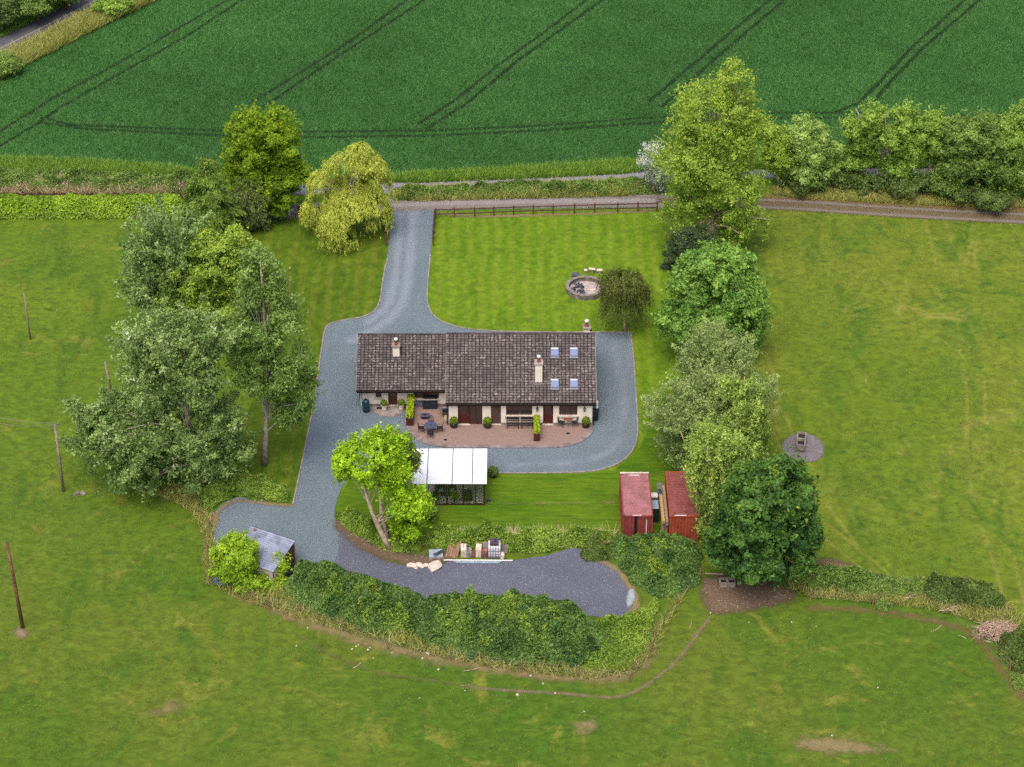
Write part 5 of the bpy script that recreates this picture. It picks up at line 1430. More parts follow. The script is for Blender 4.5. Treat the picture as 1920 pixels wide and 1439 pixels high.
# ------------------------------------------------------------------ fences
def rail_fence(pts, label, hh=1.15, rails=(.5, 1.0), m=M['fence']):
    P_ = [G(u, v) for u, v in pts]; o0 = P_[0]
    t = empty('post_and_rail_fence', o0, 0, label, 'fence')
    for p in P_: q = p - o0; MB().box(q.x - .07, q.x + .07, q.y - .07, q.y + .07, -.1, hh + random.uniform(-.03, .03)).build('post', m, t)
    for a, b in zip(P_, P_[1:]):
        a, b = a - o0, b - o0
        for z in rails:
            d = (b - a); Mz = Matrix.Rotation(math.atan2(d.y, d.x), 3, 'Z')
            MB().cbox((a + b) / 2 + Vector((0, 0, z)) + Mz @ Vector((0, -.09, 0)), (d.length, .045, .12), Mz).build('rail', m, t)
    return t
rail_fence([(817, 409), (852, 408), (890, 407), (926, 405.5), (963, 404), (1000, 403), (1037, 402), (1077, 401), (1115, 399.5), (1158, 398.5), (1196, 397.5), (1232, 396.5)], 'long dark brown post-and-rail fence along the top of the front lawn')
rail_fence([(816, 411), (815, 425), (814, 438), (813, 449), (812.5, 462)], 'short dark post-and-rail fence along the right side of the drive entrance')
rail_fence([(560, 404), (600, 405), (640, 406), (680, 408), (706, 416), (718, 428), (723, 445), (724.5, 462)], 'dark post-and-rail fence curving behind the golden willow')
def wire_fence(pts, label, hh=1.1, wires=(.35, .65, .95), m=M['post'], r0=.06):
    P_ = [G(u, v) for u, v in pts]; o0 = P_[0]
    t = empty('wire_fence', o0, 0, label, 'fence')
    for p in P_: q = p - o0; MB().tube([(q.x, q.y, -.1), (q.x + random.uniform(-.06, .06), q.y, hh * random.uniform(.92, 1.06))], r0, 7).build('post', m, t)
    for z in wires:
        MB().tube([(p - o0) + Vector((0, 0, z)) for p in P_], .005, 3).build('wire', M['wire'], t)
wire_fence([(393, 990), (389, 1040), (393, 1090), (473, 1128), (505, 1140), (560, 1152), (642, 1184), (727, 1218), (845, 1240), (979, 1259), (1084, 1268), (1180, 1281), (1221, 1222), (1226, 1200), (1270, 1135), (1312, 1086)], 'wire fence on wooden posts along the bramble bank')
wire_fence([(1462, 353), (1545, 358), (1556, 352), (1772, 378), (1925, 392)], 'wire fence below the hedgerow trees beside the farm track', 1.0)
wire_fence([(0, 414), (82, 413), (165, 412), (252, 412), (335, 410)], 'low wire fence in front of the clipped hedge', .9, (.4, .8), M['post'], .05)
wire_fence([(1519, 1126), (1637, 1135), (1725, 1100), (1893, 1260)], 'sparse wire fence along the ragged field hedge at right', 1.1)
gp_ = G(1197, 362); ge = empty('field_gate', gp_, 0, 'grey metal field gate between the two tracks by the blossom tree', 'gate')
for z in (.15, .38, .6, .85, 1.1): MB().tube([(0, 0, z), (1.5, .1, z)], .025, 6).build('bar', M['galv'], ge)
for x in (0, .75, 1.5): MB().tube([(x, x * .067, .1), (x, x * .067, 1.15)], .028, 6).build('upright', M['galv'], ge)
for x in (-.12, 1.62): MB().tube([(x, 0, -.1), (x, 0, 1.35)], .08, 8).build('gate_post', M['post'], ge)

# white stones in the pasture
st = [(556, 1212, .10), (577, 1178, .09), (612, 1173, .08), (668, 1213, .1), (672, 1210, .08), (660, 1218, .1), (690, 1219, .13), (694, 1215, .09), (700, 1235, .08), (735, 1225, .08), (803, 1226, .2), (792, 1235, .1), (822, 1256, .12), (885, 1242, .18), (957, 1247, .22), (995, 1268, .13), (1018, 1283, .12), (970, 1304, .18), (1041, 1301, .11), (1095, 1335, .09), (1332, 1150, .09), (1404, 1168, .07), (1484, 1167, .08), (1530, 1175, .07), (1560, 1380, .09), (872, 1296, .08), (787, 1309, .06), (1646, 1290, .08)]
for i, (u, v, s) in enumerate(st):
    rock('white_stone', G(u, v), s * .75, M['limestone'], 'pale field stone lying loose in the near pasture', 'stone', 'loose pale stones in the pasture', .7)
for u, v, lb in ((143, 927, 'left of two pale blocks near the crossarm pole'), (156, 926, 'right of two pale blocks near the crossarm pole')):
    rock('stone_block', G(u, v), .24, M['stone'], lb, 'stone', None, .5, 1.5)
for u, v, a, L, lb in ((870, 1259, .1, 1.2, 'thin pale stick below the bramble bank'), (1292, 1180, 1.1, .9, 'thin pale stick by the worn path'), (1745, 1186, .5, 1.3, 'forked bleached stick below the right hedge'), (660, 1255, .6, .9, 'thin grey stick on the worn path')):
    p = G(u, v); o = MB().tube([(p.x, p.y, .04), (p.x + L * .5 * math.cos(a), p.y + L * .5 * math.sin(a), .08), (p.x + L * math.cos(a + .2), p.y + L * math.sin(a + .2), .04)], .025, 5).build('fallen_stick', M['twig']); tag(o, lb, 'stick')

# ------------------------------------------------------------------ trees
def lobe3(l, Y):
    cu, cv, hw, hh = l[:4]; dy = l[4] if len(l) > 4 else 0.0
    c = AT(cu, cv, Y + dy); s = SCALE(c.x, c.y, c.z)
    rx = hw / s; ry = rx * (l[5] if len(l) > 5 else .92)
    a = (hh / s) ** 2 - (ry * _s) ** 2
    rz = math.sqrt(max(a, (0.45 * hh / s) ** 2)) / _c
    if c.z - rz < 0.15:                       # keep the lobe off the ground
        rz2 = max(0.5, (c.z + rz - .15) / 2); c = Vector((c.x, c.y, c.z + rz - rz2)); rz = rz2
    return np.array(c), np.array([rx, ry, rz])
def crown_leaves(lobes, Y, n, cr, mode, L, W, r, ncl, inner=.5, flat=.75, dif=.3, bump=.18):
    cs = [lobe3(l, Y) for l in lobes]
    vol = np.array([c[1].prod() ** (2 / 3) for c in cs]); vol /= vol.sum()
    CC = []; CR = []; CD = []
    for (c, rad), w in zip(cs, vol):
        k = max(4, int(ncl * w))
        d = unit(r.normal(size=(k, 3)))
        low = d[:, 2] < -.35
        d[low, 2] *= .55; d = unit(d)
        ph = r.random(3) * 6
        lump = 1 + bump * np.sin(d[:, 0] * 4 + ph[0]) * np.sin(d[:, 1] * 4 + ph[1]) + bump * .8 * np.sin(d[:, 2] * 6 + ph[2])
        rho = (inner + (1 - inner) * r.random(k) ** .45) * lump
        q = c + d * rad * rho[:, None] * (1 - cr * .35 / rad.mean())
        CC.append(q); CD.append(d); CR.append(cr * (.6 + .8 * r.random(k)))
    CC = np.vstack(CC); CD = np.vstack(CD); CR = np.concatenate(CR)
    CC[:, 2] = np.maximum(CC[:, 2], .25)
    wgt = CR ** 2; wgt /= wgt.sum()
    ci = r.choice(len(CC), n, p=wgt)
    ctint = r.random(len(CC))
    zlo, zhi = CC[:, 2].min(), CC[:, 2].max()
    d = unit(r.normal(size=(n, 3)))
    if mode == 'broad':
        sc = np.stack([CR[ci], CR[ci], CR[ci] * flat], 1)
        rr = .35 + .68 * r.random(n) ** .5
        off = d * rr[:, None] * sc
        N = unit(d * .8 + CD[ci] * .5 + np.array([0, 0, .55]) + .55 * r.normal(size=(n, 3)))
        Ax = unit(np.cross(N, r.normal(size=(n, 3)))) + np.array([0, 0, -.25])
    elif mode == 'up':
        sc = np.stack([CR[ci] * .42, CR[ci] * .42, CR[ci] * 1.9], 1)
        rr = .2 + .82 * r.random(n) ** .6
        off = d * rr[:, None] * sc
        off[:, :2] += CD[ci][:, :2] * (off[:, 2:3] * .28)
        N = unit(d + .8 * r.normal(size=(n, 3)))
        Ax = unit(r.normal(size=(n, 3)) * .8 + np.array([0, 0, .6]))
    elif mode == 'spray':       # drooping conifer sprays
        t = r.random(n)
        od = unit(CD[ci] * [1, 1, .15] + .25 * r.normal(size=(n, 3)))
        Ls = CR[ci] * 1.5
        off = od * (t * Ls)[:, None] + np.stack([np.zeros(n), np.zeros(n), -.55 * Ls * t ** 2], 1) + .16 * CR[ci][:, None] * r.normal(size=(n, 3))
        N = unit(np.array([0, 0, 1]) + .6 * r.normal(size=(n, 3)))
        Ax = unit(od + np.stack([np.zeros(n), np.zeros(n), -.9 * t - .2], 1) + .3 * r.normal(size=(n, 3)))
    elif mode == 'arch':        # silvery ascending shoots
        t = r.random(n)
        od = unit(CD[ci] * .9 + np.array([0, 0, .75]) + .12 * r.normal(size=(n, 3)))
        Ls = CR[ci] * 2.7
        off = od * ((t - .35) * Ls)[:, None] + (.3 * (1.15 - t) * CR[ci])[:, None] * r.normal(size=(n, 3))
        N = unit(r.normal(size=(n, 3)) + np.array([0, 0, .5]))
        Ax = unit(r.normal(size=(n, 3)) + od * .6)
    C = CC[ci] + off
    nd_ = int(n * dif)
    if nd_:       # loose twigs between the denser sprays
        kt = max(20, nd_ // 12)
        li = r.choice(len(cs), kt, p=vol); dd = unit(r.normal(size=(kt, 3)))
        c0 = np.array([c[0] for c in cs])[li]; r0_ = np.array([c[1] for c in cs])[li]
        rho = (.35 + .72 * r.random(kt) ** .55)
        tc = c0 + dd * r0_ * rho[:, None]; tc[:, 2] = np.maximum(tc[:, 2], .25)
        td = unit(dd * .7 + np.array([0, 0, .5 if mode != 'spray' else -.3]) + .4 * r.normal(size=(kt, 3)))
        ti = r.integers(kt, size=nd_); tt = r.random(nd_)
        C[:nd_] = tc[ti] + td[ti] * ((tt - .4) * .9)[:, None] + .13 * r.normal(size=(nd_, 3))
        ci[:nd_] = r.integers(len(CC), size=nd_)
        ctw = r.random(kt)
    C[:, 2] = np.maximum(C[:, 2], .08)
    q_ = .45 + 1.0 * r.random(n) ** 1.3; Lr = L * q_; Wr = W * q_ * (.85 + .3 * r.random(n))
    V, F = leaf_quads(C, Ax, N, Lr, Wr)
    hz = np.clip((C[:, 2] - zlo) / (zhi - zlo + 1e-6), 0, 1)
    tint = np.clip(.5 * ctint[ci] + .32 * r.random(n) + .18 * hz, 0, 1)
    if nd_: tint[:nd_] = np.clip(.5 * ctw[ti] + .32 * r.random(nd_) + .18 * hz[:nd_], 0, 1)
    return V, F, tint, CC, CR, CD, cs
def weep_leaves(lobes, Y, ns, per, L, W, r, hang=(.35, .9), zmin=.25, curl=.25):
    cs = [lobe3(l, Y) for l in lobes]
    vol = np.array([c[1].prod() ** (2 / 3) for c in cs]); vol /= vol.sum()
    Cs = []; As = []; T = []; CC = []
    for (c, rad), w in zip(cs, vol):
        for k in range(int(ns * w)):
            d = r.normal(size=3); d[2] = abs(d[2]) * .9 - .15; d /= np.linalg.norm(d)
            st = c + d * rad * (.55 + .45 * r.random() ** .5) * (1 + .12 * math.sin(d[0] * 5) * math.sin(d[1] * 5))
            ln = rad[2] * (hang[0] + (hang[1] - hang[0]) * r.random()) * 1.3
            out = np.array([d[0], d[1], 0]); out /= np.linalg.norm(out) + 1e-6
            t = np.sort(r.random(per))
            drop = ln * t
            p = st + out * (np.sqrt(t) * curl * ln)[:, None] + np.stack([np.zeros(per), np.zeros(per), .12 * ln * np.sin(t * 2.2) - drop * t ** .35], 1)
            p += .07 * r.normal(size=(per, 3))
            ok = p[:, 2] > zmin
            a = out * (.7 * (1 - t))[:, None] + np.stack([np.zeros(per), np.zeros(per), -.3 - t], 1) + .35 * r.normal(size=(per, 3))
            Cs.append(p[ok]); As.append(a[ok]); T.append(np.clip(.3 + .5 * r.random() + .3 * (r.random(ok.sum()) - .5) + .2 * (1 - t[ok]), 0, 1))
            CC.append(st)
    C = np.vstack(Cs); Ax = np.vstack(As); T = np.concatenate(T); n = len(C)
    N = unit(r.normal(size=(n, 3)) + np.array([0, 0, .4]))
    V, F = leaf_quads(C, Ax, N, L * (.7 + .6 * r.random(n)), W * (.7 + .6 * r.random(n)))
    return V, F, T, np.array(CC), cs
def trunk_mesh(base, top, r0, bark, parent, r, limbs, stems=1, bow=.35, twig=.03, lr=.3):
    b = Vector(base); t = Vector(top)
    mb = MB(); axes = []
    for s_ in range(stems):
        e = t + (Vector((r.normal() * .12, r.normal() * .12, 0)) * (t - b).length if stems > 1 else Vector((0, 0, 0)))
        pts = []; rad = []; sd_ = Vector((r.normal() * bow, r.normal() * bow, 0))
        for k in range(8):
            f = k / 7
            pts.append(b.lerp(e, f) + sd_ * math.sin(f * math.pi) - b)
            rad.append(max(.03, r0 / (stems ** .5) * (1.25 if k == 0 else 1) * (1 - .82 * f)))
        mb.tube(pts, rad, 9); axes.append(pts)
    mb.build('trunk', bark, parent, True)
    if limbs:
        mb = MB()
        for q in limbs:
            ax = axes[r.integers(len(axes))]
            e = Vector(q) - b
            f = min(.92, max(.16, (e.z / max(t.z - b.z, .1)) * (.45 + .3 * r.random())))
            i = int(f * 7); g = f * 7 - i
            st = ax[i].lerp(ax[min(i + 1, 7)], g)
            m_ = st.lerp(e, .5) + Vector((r.normal() * .15, r.normal() * .15, .12 * (e - st).length))
            w0 = max(twig * 1.5, r0 * lr * (1 - .6 * f))
            mb.tube([st, st.lerp(m_, .55), m_, m_.lerp(e, .6), e], [w0, w0 * .8, w0 * .6, w0 * .42, twig * .6], 5, cap=False)
        mb.build('limbs', bark, parent, True)
def tree(name, label, base, lobes, m, n, bark='bark', mode='broad', cr=1.0, ncl=90, L=.3, W=.2, seed=1, r0=.25, nl=14, stems=1, inner=.5, flat=.75, topf=.8, group=None, bump=.18, cat='tree', dy=0.0, twig=.03, lr=.3, weep=None, top=None, dif=.3, gap=(.8, .36)):
    r = np.random.default_rng(seed)
    n = int(n * 2.3); cr *= .66; ncl = int(ncl * 2.0); L *= .86; W *= .95; bump *= 1.3
    b = G(*base); b.y += dy
    t = empty(name, b, 0, label, cat, group)
    if weep:
        V, F, T, CC, cs = weep_leaves(lobes, b.y, weep[0], weep[1], L, W, r, weep[2], curl=weep[3])
    else:
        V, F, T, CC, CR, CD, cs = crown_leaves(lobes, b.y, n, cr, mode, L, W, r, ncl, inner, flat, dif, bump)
    # gaps and lumps: thin the foliage along a spongy pattern
    if True:
        cen = V.reshape(-1, 3, 3).mean(1)
        best = np.full(len(cen), 9.0)
        for c, rad in cs: best = np.minimum(best, np.linalg.norm((cen - c) / rad, axis=1))
        nz = .62 * vnoise3(cen, gap[0], seed) + .38 * vnoise3(cen, gap[0] * 2.3, seed + 1)
        if weep: best[:] = .6
        thr = gap[1] + .16 * np.clip((best - .6) / .5, 0, 1)
        keep = nz + .05 * r.normal(size=len(cen)) > thr
        V = V.reshape(-1, 3, 3)[keep].reshape(-1, 3); T = T[keep]; T = np.clip(T + .5 * (nz[keep] - .55), 0, 1); F = np.arange(len(V)).reshape(-1, 3)
    V = V - np.array(b)
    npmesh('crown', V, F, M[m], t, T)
    if top is None:
        hi = max(cs, key=lambda c: c[0][2] + c[1][2])
        tp = Vector((hi[0][0], hi[0][1], hi[0][2] + hi[1][2] * (topf * 2 - 1)))
    else: tp = AT(top[0], top[1], b.y)
    k = r.choice(len(CC), min(nl, len(CC)), replace=False) if nl else []
    trunk_mesh(b, tp, r0, M[bark], t, r, [CC[i] for i in k], stems, twig=twig, lr=lr)
    return t

tree('maple_tree', 'big rounded bright green maple beside the farm track', (495, 402), [(488, 300, 74, 92), (495, 345, 82, 62), (470, 250, 46, 46), (520, 245, 40, 44), (555, 330, 22, 36)], 'maple', 42000, 'barkdark', cr=.85, ncl=210, L=.27, W=.2, seed=3, r0=.35, nl=20, inner=.62, bump=.12)
tree('cypress_tree', 'pointed green cypress with a brown tip left of the maple', (402, 455), [(385, 330, 14, 32), (388, 362, 30, 40), (398, 405, 52, 50)], 'cypress', 26000, 'barkdark', 'spray', cr=.9, ncl=150, L=.34, W=.10, seed=4, r0=.2, nl=6, inner=.55, cat='tree', topf=.98, gap=(.9, .28))
tree('cypress_tree', 'dull olive cypress between the pointed cypress and the maple', (465, 448), [(462, 385, 36, 48), (468, 415, 34, 36)], 'cyp_dark', 17000, 'barkdark', 'spray', cr=.8, ncl=110, L=.3, W=.10, seed=5, r0=.2, nl=6, inner=.55, dy=2)
tree('golden_willow', 'golden weeping willow with trailing branches beside the drive entrance', (645, 442), [(650, 312, 40, 32), (614, 345, 32, 32), (688, 316, 32, 32), (712, 340, 18, 34), (594, 385, 24, 28), (580, 402, 14, 20), (628, 425, 30, 42, -2.5), (655, 405, 34, 40, -1.5), (694, 385, 32, 38), (675, 285, 22, 18), (658, 360, 46, 38, 1), (716, 400, 14, 26)], 'gold', 0, 'bark', L=.34, W=.09, seed=6, r0=.3, nl=26, gap=(.45, .46), weep=(4200, 24, (.4, 1.0), .32), twig=.03, topf=.6)
tree('grey_poplar', 'grey-green leafy poplar left of the yellow-green tree', (318, 640), [(320, 450, 68, 62), (285, 520, 52, 72), (330, 540, 62, 74)], 'greypop', 36000, 'bark', 'arch', dif=.15, cr=1.25, ncl=130, L=.27, W=.17, seed=7, r0=.28, nl=16, inner=.5)
tree('yellow_green_tree', 'yellow-green rounded tree in the middle of the left clump', (395, 650), [(400, 490, 70, 62), (360, 540, 64, 62), (430, 545, 50, 60), (440, 455, 28, 32)], 'yellowgr', 38000, 'bark', cr=.85, ncl=210, L=.25, W=.17, seed=8, r0=.28, nl=16, inner=.55)
tree('aspen_tree', 'tall aspen with a clear grey trunk at the drive edge', (496, 872), [(490, 520, 46, 58), (500, 600, 68, 76), (515, 690, 76, 68), (560, 745, 44, 46), (470, 660, 46, 66), (540, 780, 30, 28)], 'aspen', 40000, 'bark', cr=.85, ncl=230, L=.23, W=.17, seed=9, r0=.26, nl=44, inner=.3, dif=.55, gap=(.7, .42), topf=.9, lr=.22, top=(488, 490))
tree('white_poplar', 'broad silvery white poplar in the front of the left clump', (386, 912), [(330, 680, 88, 84), (310, 780, 150, 80), (240, 820, 92, 72), (400, 840, 74, 62), (280, 640, 62, 60), (380, 640, 46, 62), (170, 800, 36, 40), (290, 870, 100, 44)], 'whitepop', 78000, 'bark', 'arch', dif=.15, cr=1.35, ncl=230, L=.27, W=.17, seed=10, r0=.4, nl=40, inner=.45, topf=.6, top=(345, 640))
tree('lime_green_tree', 'bright lime-green tree leaning over the yard with bare lower stems', (733, 1032), [(705, 850, 58, 42), (648, 872, 38, 34), (744, 902, 38, 40), (720, 830, 44, 26), (768, 945, 42, 38), (768, 985, 34, 28), (690, 890, 34, 22)], 'limegreen', 40000, 'barkpale', cr=.68, ncl=190, L=.25, W=.18, seed=12, r0=.26, nl=16, inner=.4, gap=(.6, .43), top=(672, 862), lr=.2)
lt = bpy.data.objects['lime_green_tree']
lb_ = lt.location; e1 = AT(715, 965, lb_.y) - lb_; e2 = AT(704, 880, lb_.y) - lb_; e3 = AT(716, 838, lb_.y) - lb_
MB().tube([e1 * .25, e1, e1.lerp(e2, .5) + Vector((.1, 0, 0)), e2, e3], [.16, .15, .12, .09, .04], 8).build('second_stem', M['barkpale'], lt, True)
tree('dull_green_tree', 'thin dull green tree between the lime-green tree and the sunroom', (770, 985), [(750, 848, 30, 36), (766, 870, 18, 28), (795, 964, 28, 32)], 'dullgreen', 12000, 'bark', cr=.6, ncl=70, L=.23, W=.16, seed=13, r0=.14, nl=14, inner=.35, dy=1.2)
tree('tall_poplar', 'very tall yellow-green poplar with pale branches at the lawn corner', (1330, 472), [(1375, 165, 38, 54), (1335, 210, 84, 64), (1320, 290, 100, 72), (1345, 355, 92, 62), (1320, 405, 90, 48), (1385, 430, 52, 52), (1400, 255, 46, 56)], 'poplar', 66000, 'barkpale', cr=.8, ncl=330, L=.23, W=.17, seed=14, r0=.5, nl=120, inner=.2, dif=.6, gap=(.7, .42), topf=.9, twig=.035, lr=.28, top=(1352, 165))
tree('holly_bush', 'dark holly bush under the tall poplar', (1282, 505), [(1280, 468, 36, 40), (1252, 520, 14, 16), (1310, 450, 36, 30)], 'holly', 12000, 'barkdark', cr=.55, ncl=70, L=.16, W=.12, seed=15, r0=.12, nl=4)
tree('chestnut_tree', 'dense mid-green horse chestnut in the right-hand row', (1342, 668), [(1345, 545, 90, 80), (1320, 600, 88, 62), (1385, 600, 58, 70), (1345, 490, 62, 36)], 'chestnut', 50000, 'barkdark', cr=.8, ncl=240, L=.32, W=.22, seed=16, r0=.35, nl=16, inner=.62, bump=.12)
tree('sallow_tree', 'grey-green sallow just below the chestnut', (1345, 800), [(1345, 680, 74, 64), (1340, 640, 42, 30), (1345, 735, 76, 44)], 'sallow', 34000, 'bark', 'arch', cr=.85, ncl=190, L=.22, W=.10, seed=17, r0=.25, nl=18, inner=.5)
tree('sallow_tree', 'wide spreading grey-green sallow in the middle of the right row', (1318, 870), [(1300, 765, 84, 52), (1340, 745, 70, 52), (1265, 770, 52, 36), (1290, 830, 60, 50), (1425, 750, 34, 50)], 'sallow', 38000, 'bark', 'arch', cr=.85, ncl=220, L=.22, W=.10, seed=18, r0=.25, nl=18, inner=.5)
tree('upright_poplar', 'upright yellow-green poplar with many stems, upper of two', (1388, 890), [(1370, 760, 44, 60), (1400, 770, 42, 60), (1385, 810, 58, 62)], 'uprpop', 26000, 'barkpale', 'up', cr=.95, ncl=120, L=.24, W=.16, seed=19, r0=.22, nl=60, stems=4, inner=.35, lr=.3)
tree('upright_poplar', 'upright yellow-green poplar in front of the right container', (1335, 1012), [(1318, 850, 38, 56), (1352, 860, 50, 62), (1354, 925, 54, 72), (1380, 880, 40, 62), (1345, 985, 42, 42), (1385, 950, 36, 60)], 'uprpop', 42000, 'barkpale', 'up', cr=1.0, ncl=190, L=.24, W=.16, seed=20, r0=.25, nl=80, stems=5, inner=.35, lr=.3)
tree('sycamore_tree', 'large dark green sycamore at the bottom of the right-hand row', (1437, 1092), [(1440, 960, 92, 88), (1430, 1020, 104, 70), (1470, 910, 56, 58), (1385, 1010, 56, 60), (1500, 1000, 40, 66)], 'sycamore', 62000, 'barkdark', cr=.72, ncl=290, L=.30, W=.22, seed=21, r0=.35, nl=14, inner=.66, bump=.12)
tree('weeping_cedar', 'small dark weeping cedar on the front lawn', (1172, 622), [(1168, 530, 42, 30), (1165, 560, 36, 34), (1190, 545, 26, 36)], 'cedar', 0, 'barkpale', L=.26, W=.07, seed=22, r0=.14, nl=18, gap=(.8, .25), weep=(560, 36, (.75, 1.5), .2), topf=.75, twig=.03)
tree('blossom_tree', 'whitish hawthorn in blossom behind the tall poplar', (1235, 362), [(1222, 300, 22, 30), (1240, 330, 26, 34)], 'blossom', 7000, 'bark', 'arch', cr=.6, ncl=50, L=.2, W=.14, seed=23, r0=.1, nl=10)
tree('ash_sapling', 'pale yellowish ash right of the tall poplar', (1462, 352), [(1460, 285, 30, 46), (1450, 255, 24, 28), (1470, 310, 26, 32)], 'poplar', 11000, 'barkpale', cr=.65, ncl=80, L=.22, W=.15, seed=24, r0=.14, nl=26, inner=.25, dif=.55)
hg = 'hedgerow trees along the right'
tree('hedgerow_tree', 'rounded pale green tree right of the yellowish ash', (1515, 352), [(1512, 270, 40, 48), (1520, 315, 46, 32), (1560, 290, 18, 24)], 'palegreen', 24000, 'barkdark', cr=.65, ncl=130, L=.24, W=.17, seed=25, r0=.22, nl=12, inner=.6, group=hg)
tree('hedgerow_tree', 'low loose ash at the left side of the forked ash', (1610, 345), [(1600, 245, 26, 26), (1620, 270, 34, 30), (1600, 300, 40, 22)], 'ash', 14000, 'bark', cr=.65, ncl=90, L=.24, W=.16, seed=26, r0=.16, nl=16, inner=.35, group=hg)
tree('hedgerow_tree', 'tall forked ash with two leafy heads above the hedgerow', (1690, 360), [(1640, 220, 26, 28), (1650, 255, 30, 34), (1700, 228, 26, 34), (1690, 270, 40, 36), (1680, 310, 36, 36), (1715, 255, 24, 34)], 'ash', 27000, 'bark', cr=.65, ncl=160, L=.24, W=.16, seed=27, r0=.28, nl=34, stems=2, inner=.35, group=hg)
tree('hedgerow_tree', 'slim ash between the forked ash and the broad tree', (1745, 350), [(1752, 235, 22, 28), (1745, 270, 30, 32), (1770, 290, 30, 36)], 'ash', 14000, 'bark', cr=.62, ncl=90, L=.23, W=.16, seed=28, r0=.16, nl=18, inner=.35, group=hg)
tree('hedgerow_tree', 'broad dark-centred tree at the right end of the hedgerow', (1845, 372), [(1835, 255, 58, 46), (1820, 300, 56, 44), (1875, 300, 50, 50)], 'hawth', 36000, 'barkdark', cr=.8, ncl=170, L=.26, W=.18, seed=29, r0=.3, nl=18, inner=.5, group=hg)
tree('hedgerow_tree', 'yellowish tree cut by the right edge of the hedgerow', (1925, 372), [(1915, 245, 42, 44), (1925, 300, 46, 60)], 'ash', 20000, 'bark', cr=.7, ncl=110, L=.24, W=.16, seed=30, r0=.2, nl=20, inner=.4, group=hg)
tree('hedgerow_bush', 'feathery pale bush in front of the broad hedgerow tree', (1880, 362), [(1875, 335, 34, 28), (1895, 320, 26, 24)], 'ash', 9000, 'bark', 'arch', cr=.55, ncl=70, L=.2, W=.12, seed=31, r0=.08, nl=8, group=hg, cat='bush', dy=-1.5)
tree('hedgerow_bush', 'dark round bush between the pale tree and the forked ash', (1588, 352), [(1586, 338, 30, 20)], 'darkshrub', 8000, 'barkdark', cr=.5, ncl=60, L=.2, W=.14, seed=32, r0=.08, nl=3, group=hg, cat='bush')
tree('hedgerow_bush', 'low dark bush left of the forked ash foot', (1630, 360), [(1630, 345, 30, 20)], 'darkshrub', 7000, 'barkdark', cr=.5, ncl=60, L=.2, W=.14, seed=33, r0=.08, nl=3, group=hg, cat='bush')
tree('hedgerow_bush', 'dark bush at the foot of the forked ash', (1700, 368), [(1690, 345, 42, 26), (1730, 345, 24, 24)], 'darkshrub', 11000, 'barkdark', cr=.55, ncl=70, L=.2, W=.14, seed=34, r0=.08, nl=3, group=hg, cat='bush')
tree('hedgerow_bush', 'dark bush below the slim ash', (1785, 372), [(1780, 345, 36, 30)], 'hawth', 9000, 'barkdark', cr=.55, ncl=60, L=.2, W=.14, seed=35, r0=.08, nl=3, group=hg, cat='bush')
tree('hedgerow_bush', 'dark low bush under the broad hedgerow tree', (1850, 384), [(1845, 362, 60, 22)], 'darkshrub', 12000, 'barkdark', cr=.55, ncl=80, L=.2, W=.14, seed=36, r0=.08, nl=3, group=hg, cat='bush')
tree('hedgerow_bush', 'dark bush under the rounded pale green tree', (1520, 356), [(1510, 338, 48, 18)], 'darkshrub', 10000, 'barkdark', cr=.5, ncl=70, L=.2, W=.14, seed=37, r0=.08, nl=3, group=hg, cat='bush')
# roadside trees, top left
rg = 'trees beyond the road'
tree('roadside_tree', 'dark roadside tree in the very top left corner', (5, 62), [(-5, 18, 40, 34)], 'darkshrub', 11000, 'barkdark', cr=.9, ncl=80, L=.3, W=.2, seed=40, r0=.25, nl=6, group=rg)
tree('roadside_tree', 'brighter roadside tree right of the corner tree', (70, 40), [(60, -2, 44, 32)], 'hawth', 11000, 'barkdark', cr=.9, ncl=80, L=.3, W=.2, seed=41, r0=.25, nl=6, group=rg)
tree('roadside_tree', 'low dark roadside tree nearest the top edge beyond the road', (120, 18), [(118, -14, 44, 26)], 'darkshrub', 9000, 'barkdark', cr=.9, ncl=70, L=.3, W=.2, seed=42, r0=.25, nl=4, group=rg)
tree('roadside_bush', 'bright green bush at the left edge on the near road verge', (8, 138), [(5, 120, 42, 24)], 'hawth', 9000, 'barkdark', cr=.6, ncl=60, L=.22, W=.15, seed=43, r0=.08, nl=3, cat='bush')
tree('roadside_bush', 'yellowish bush on the near road verge at the top', (215, 28), [(212, 8, 34, 22)], 'ash', 8000, 'barkdark', cr=.6, ncl=50, L=.22, W=.15, seed=44, r0=.08, nl=3, cat='bush')

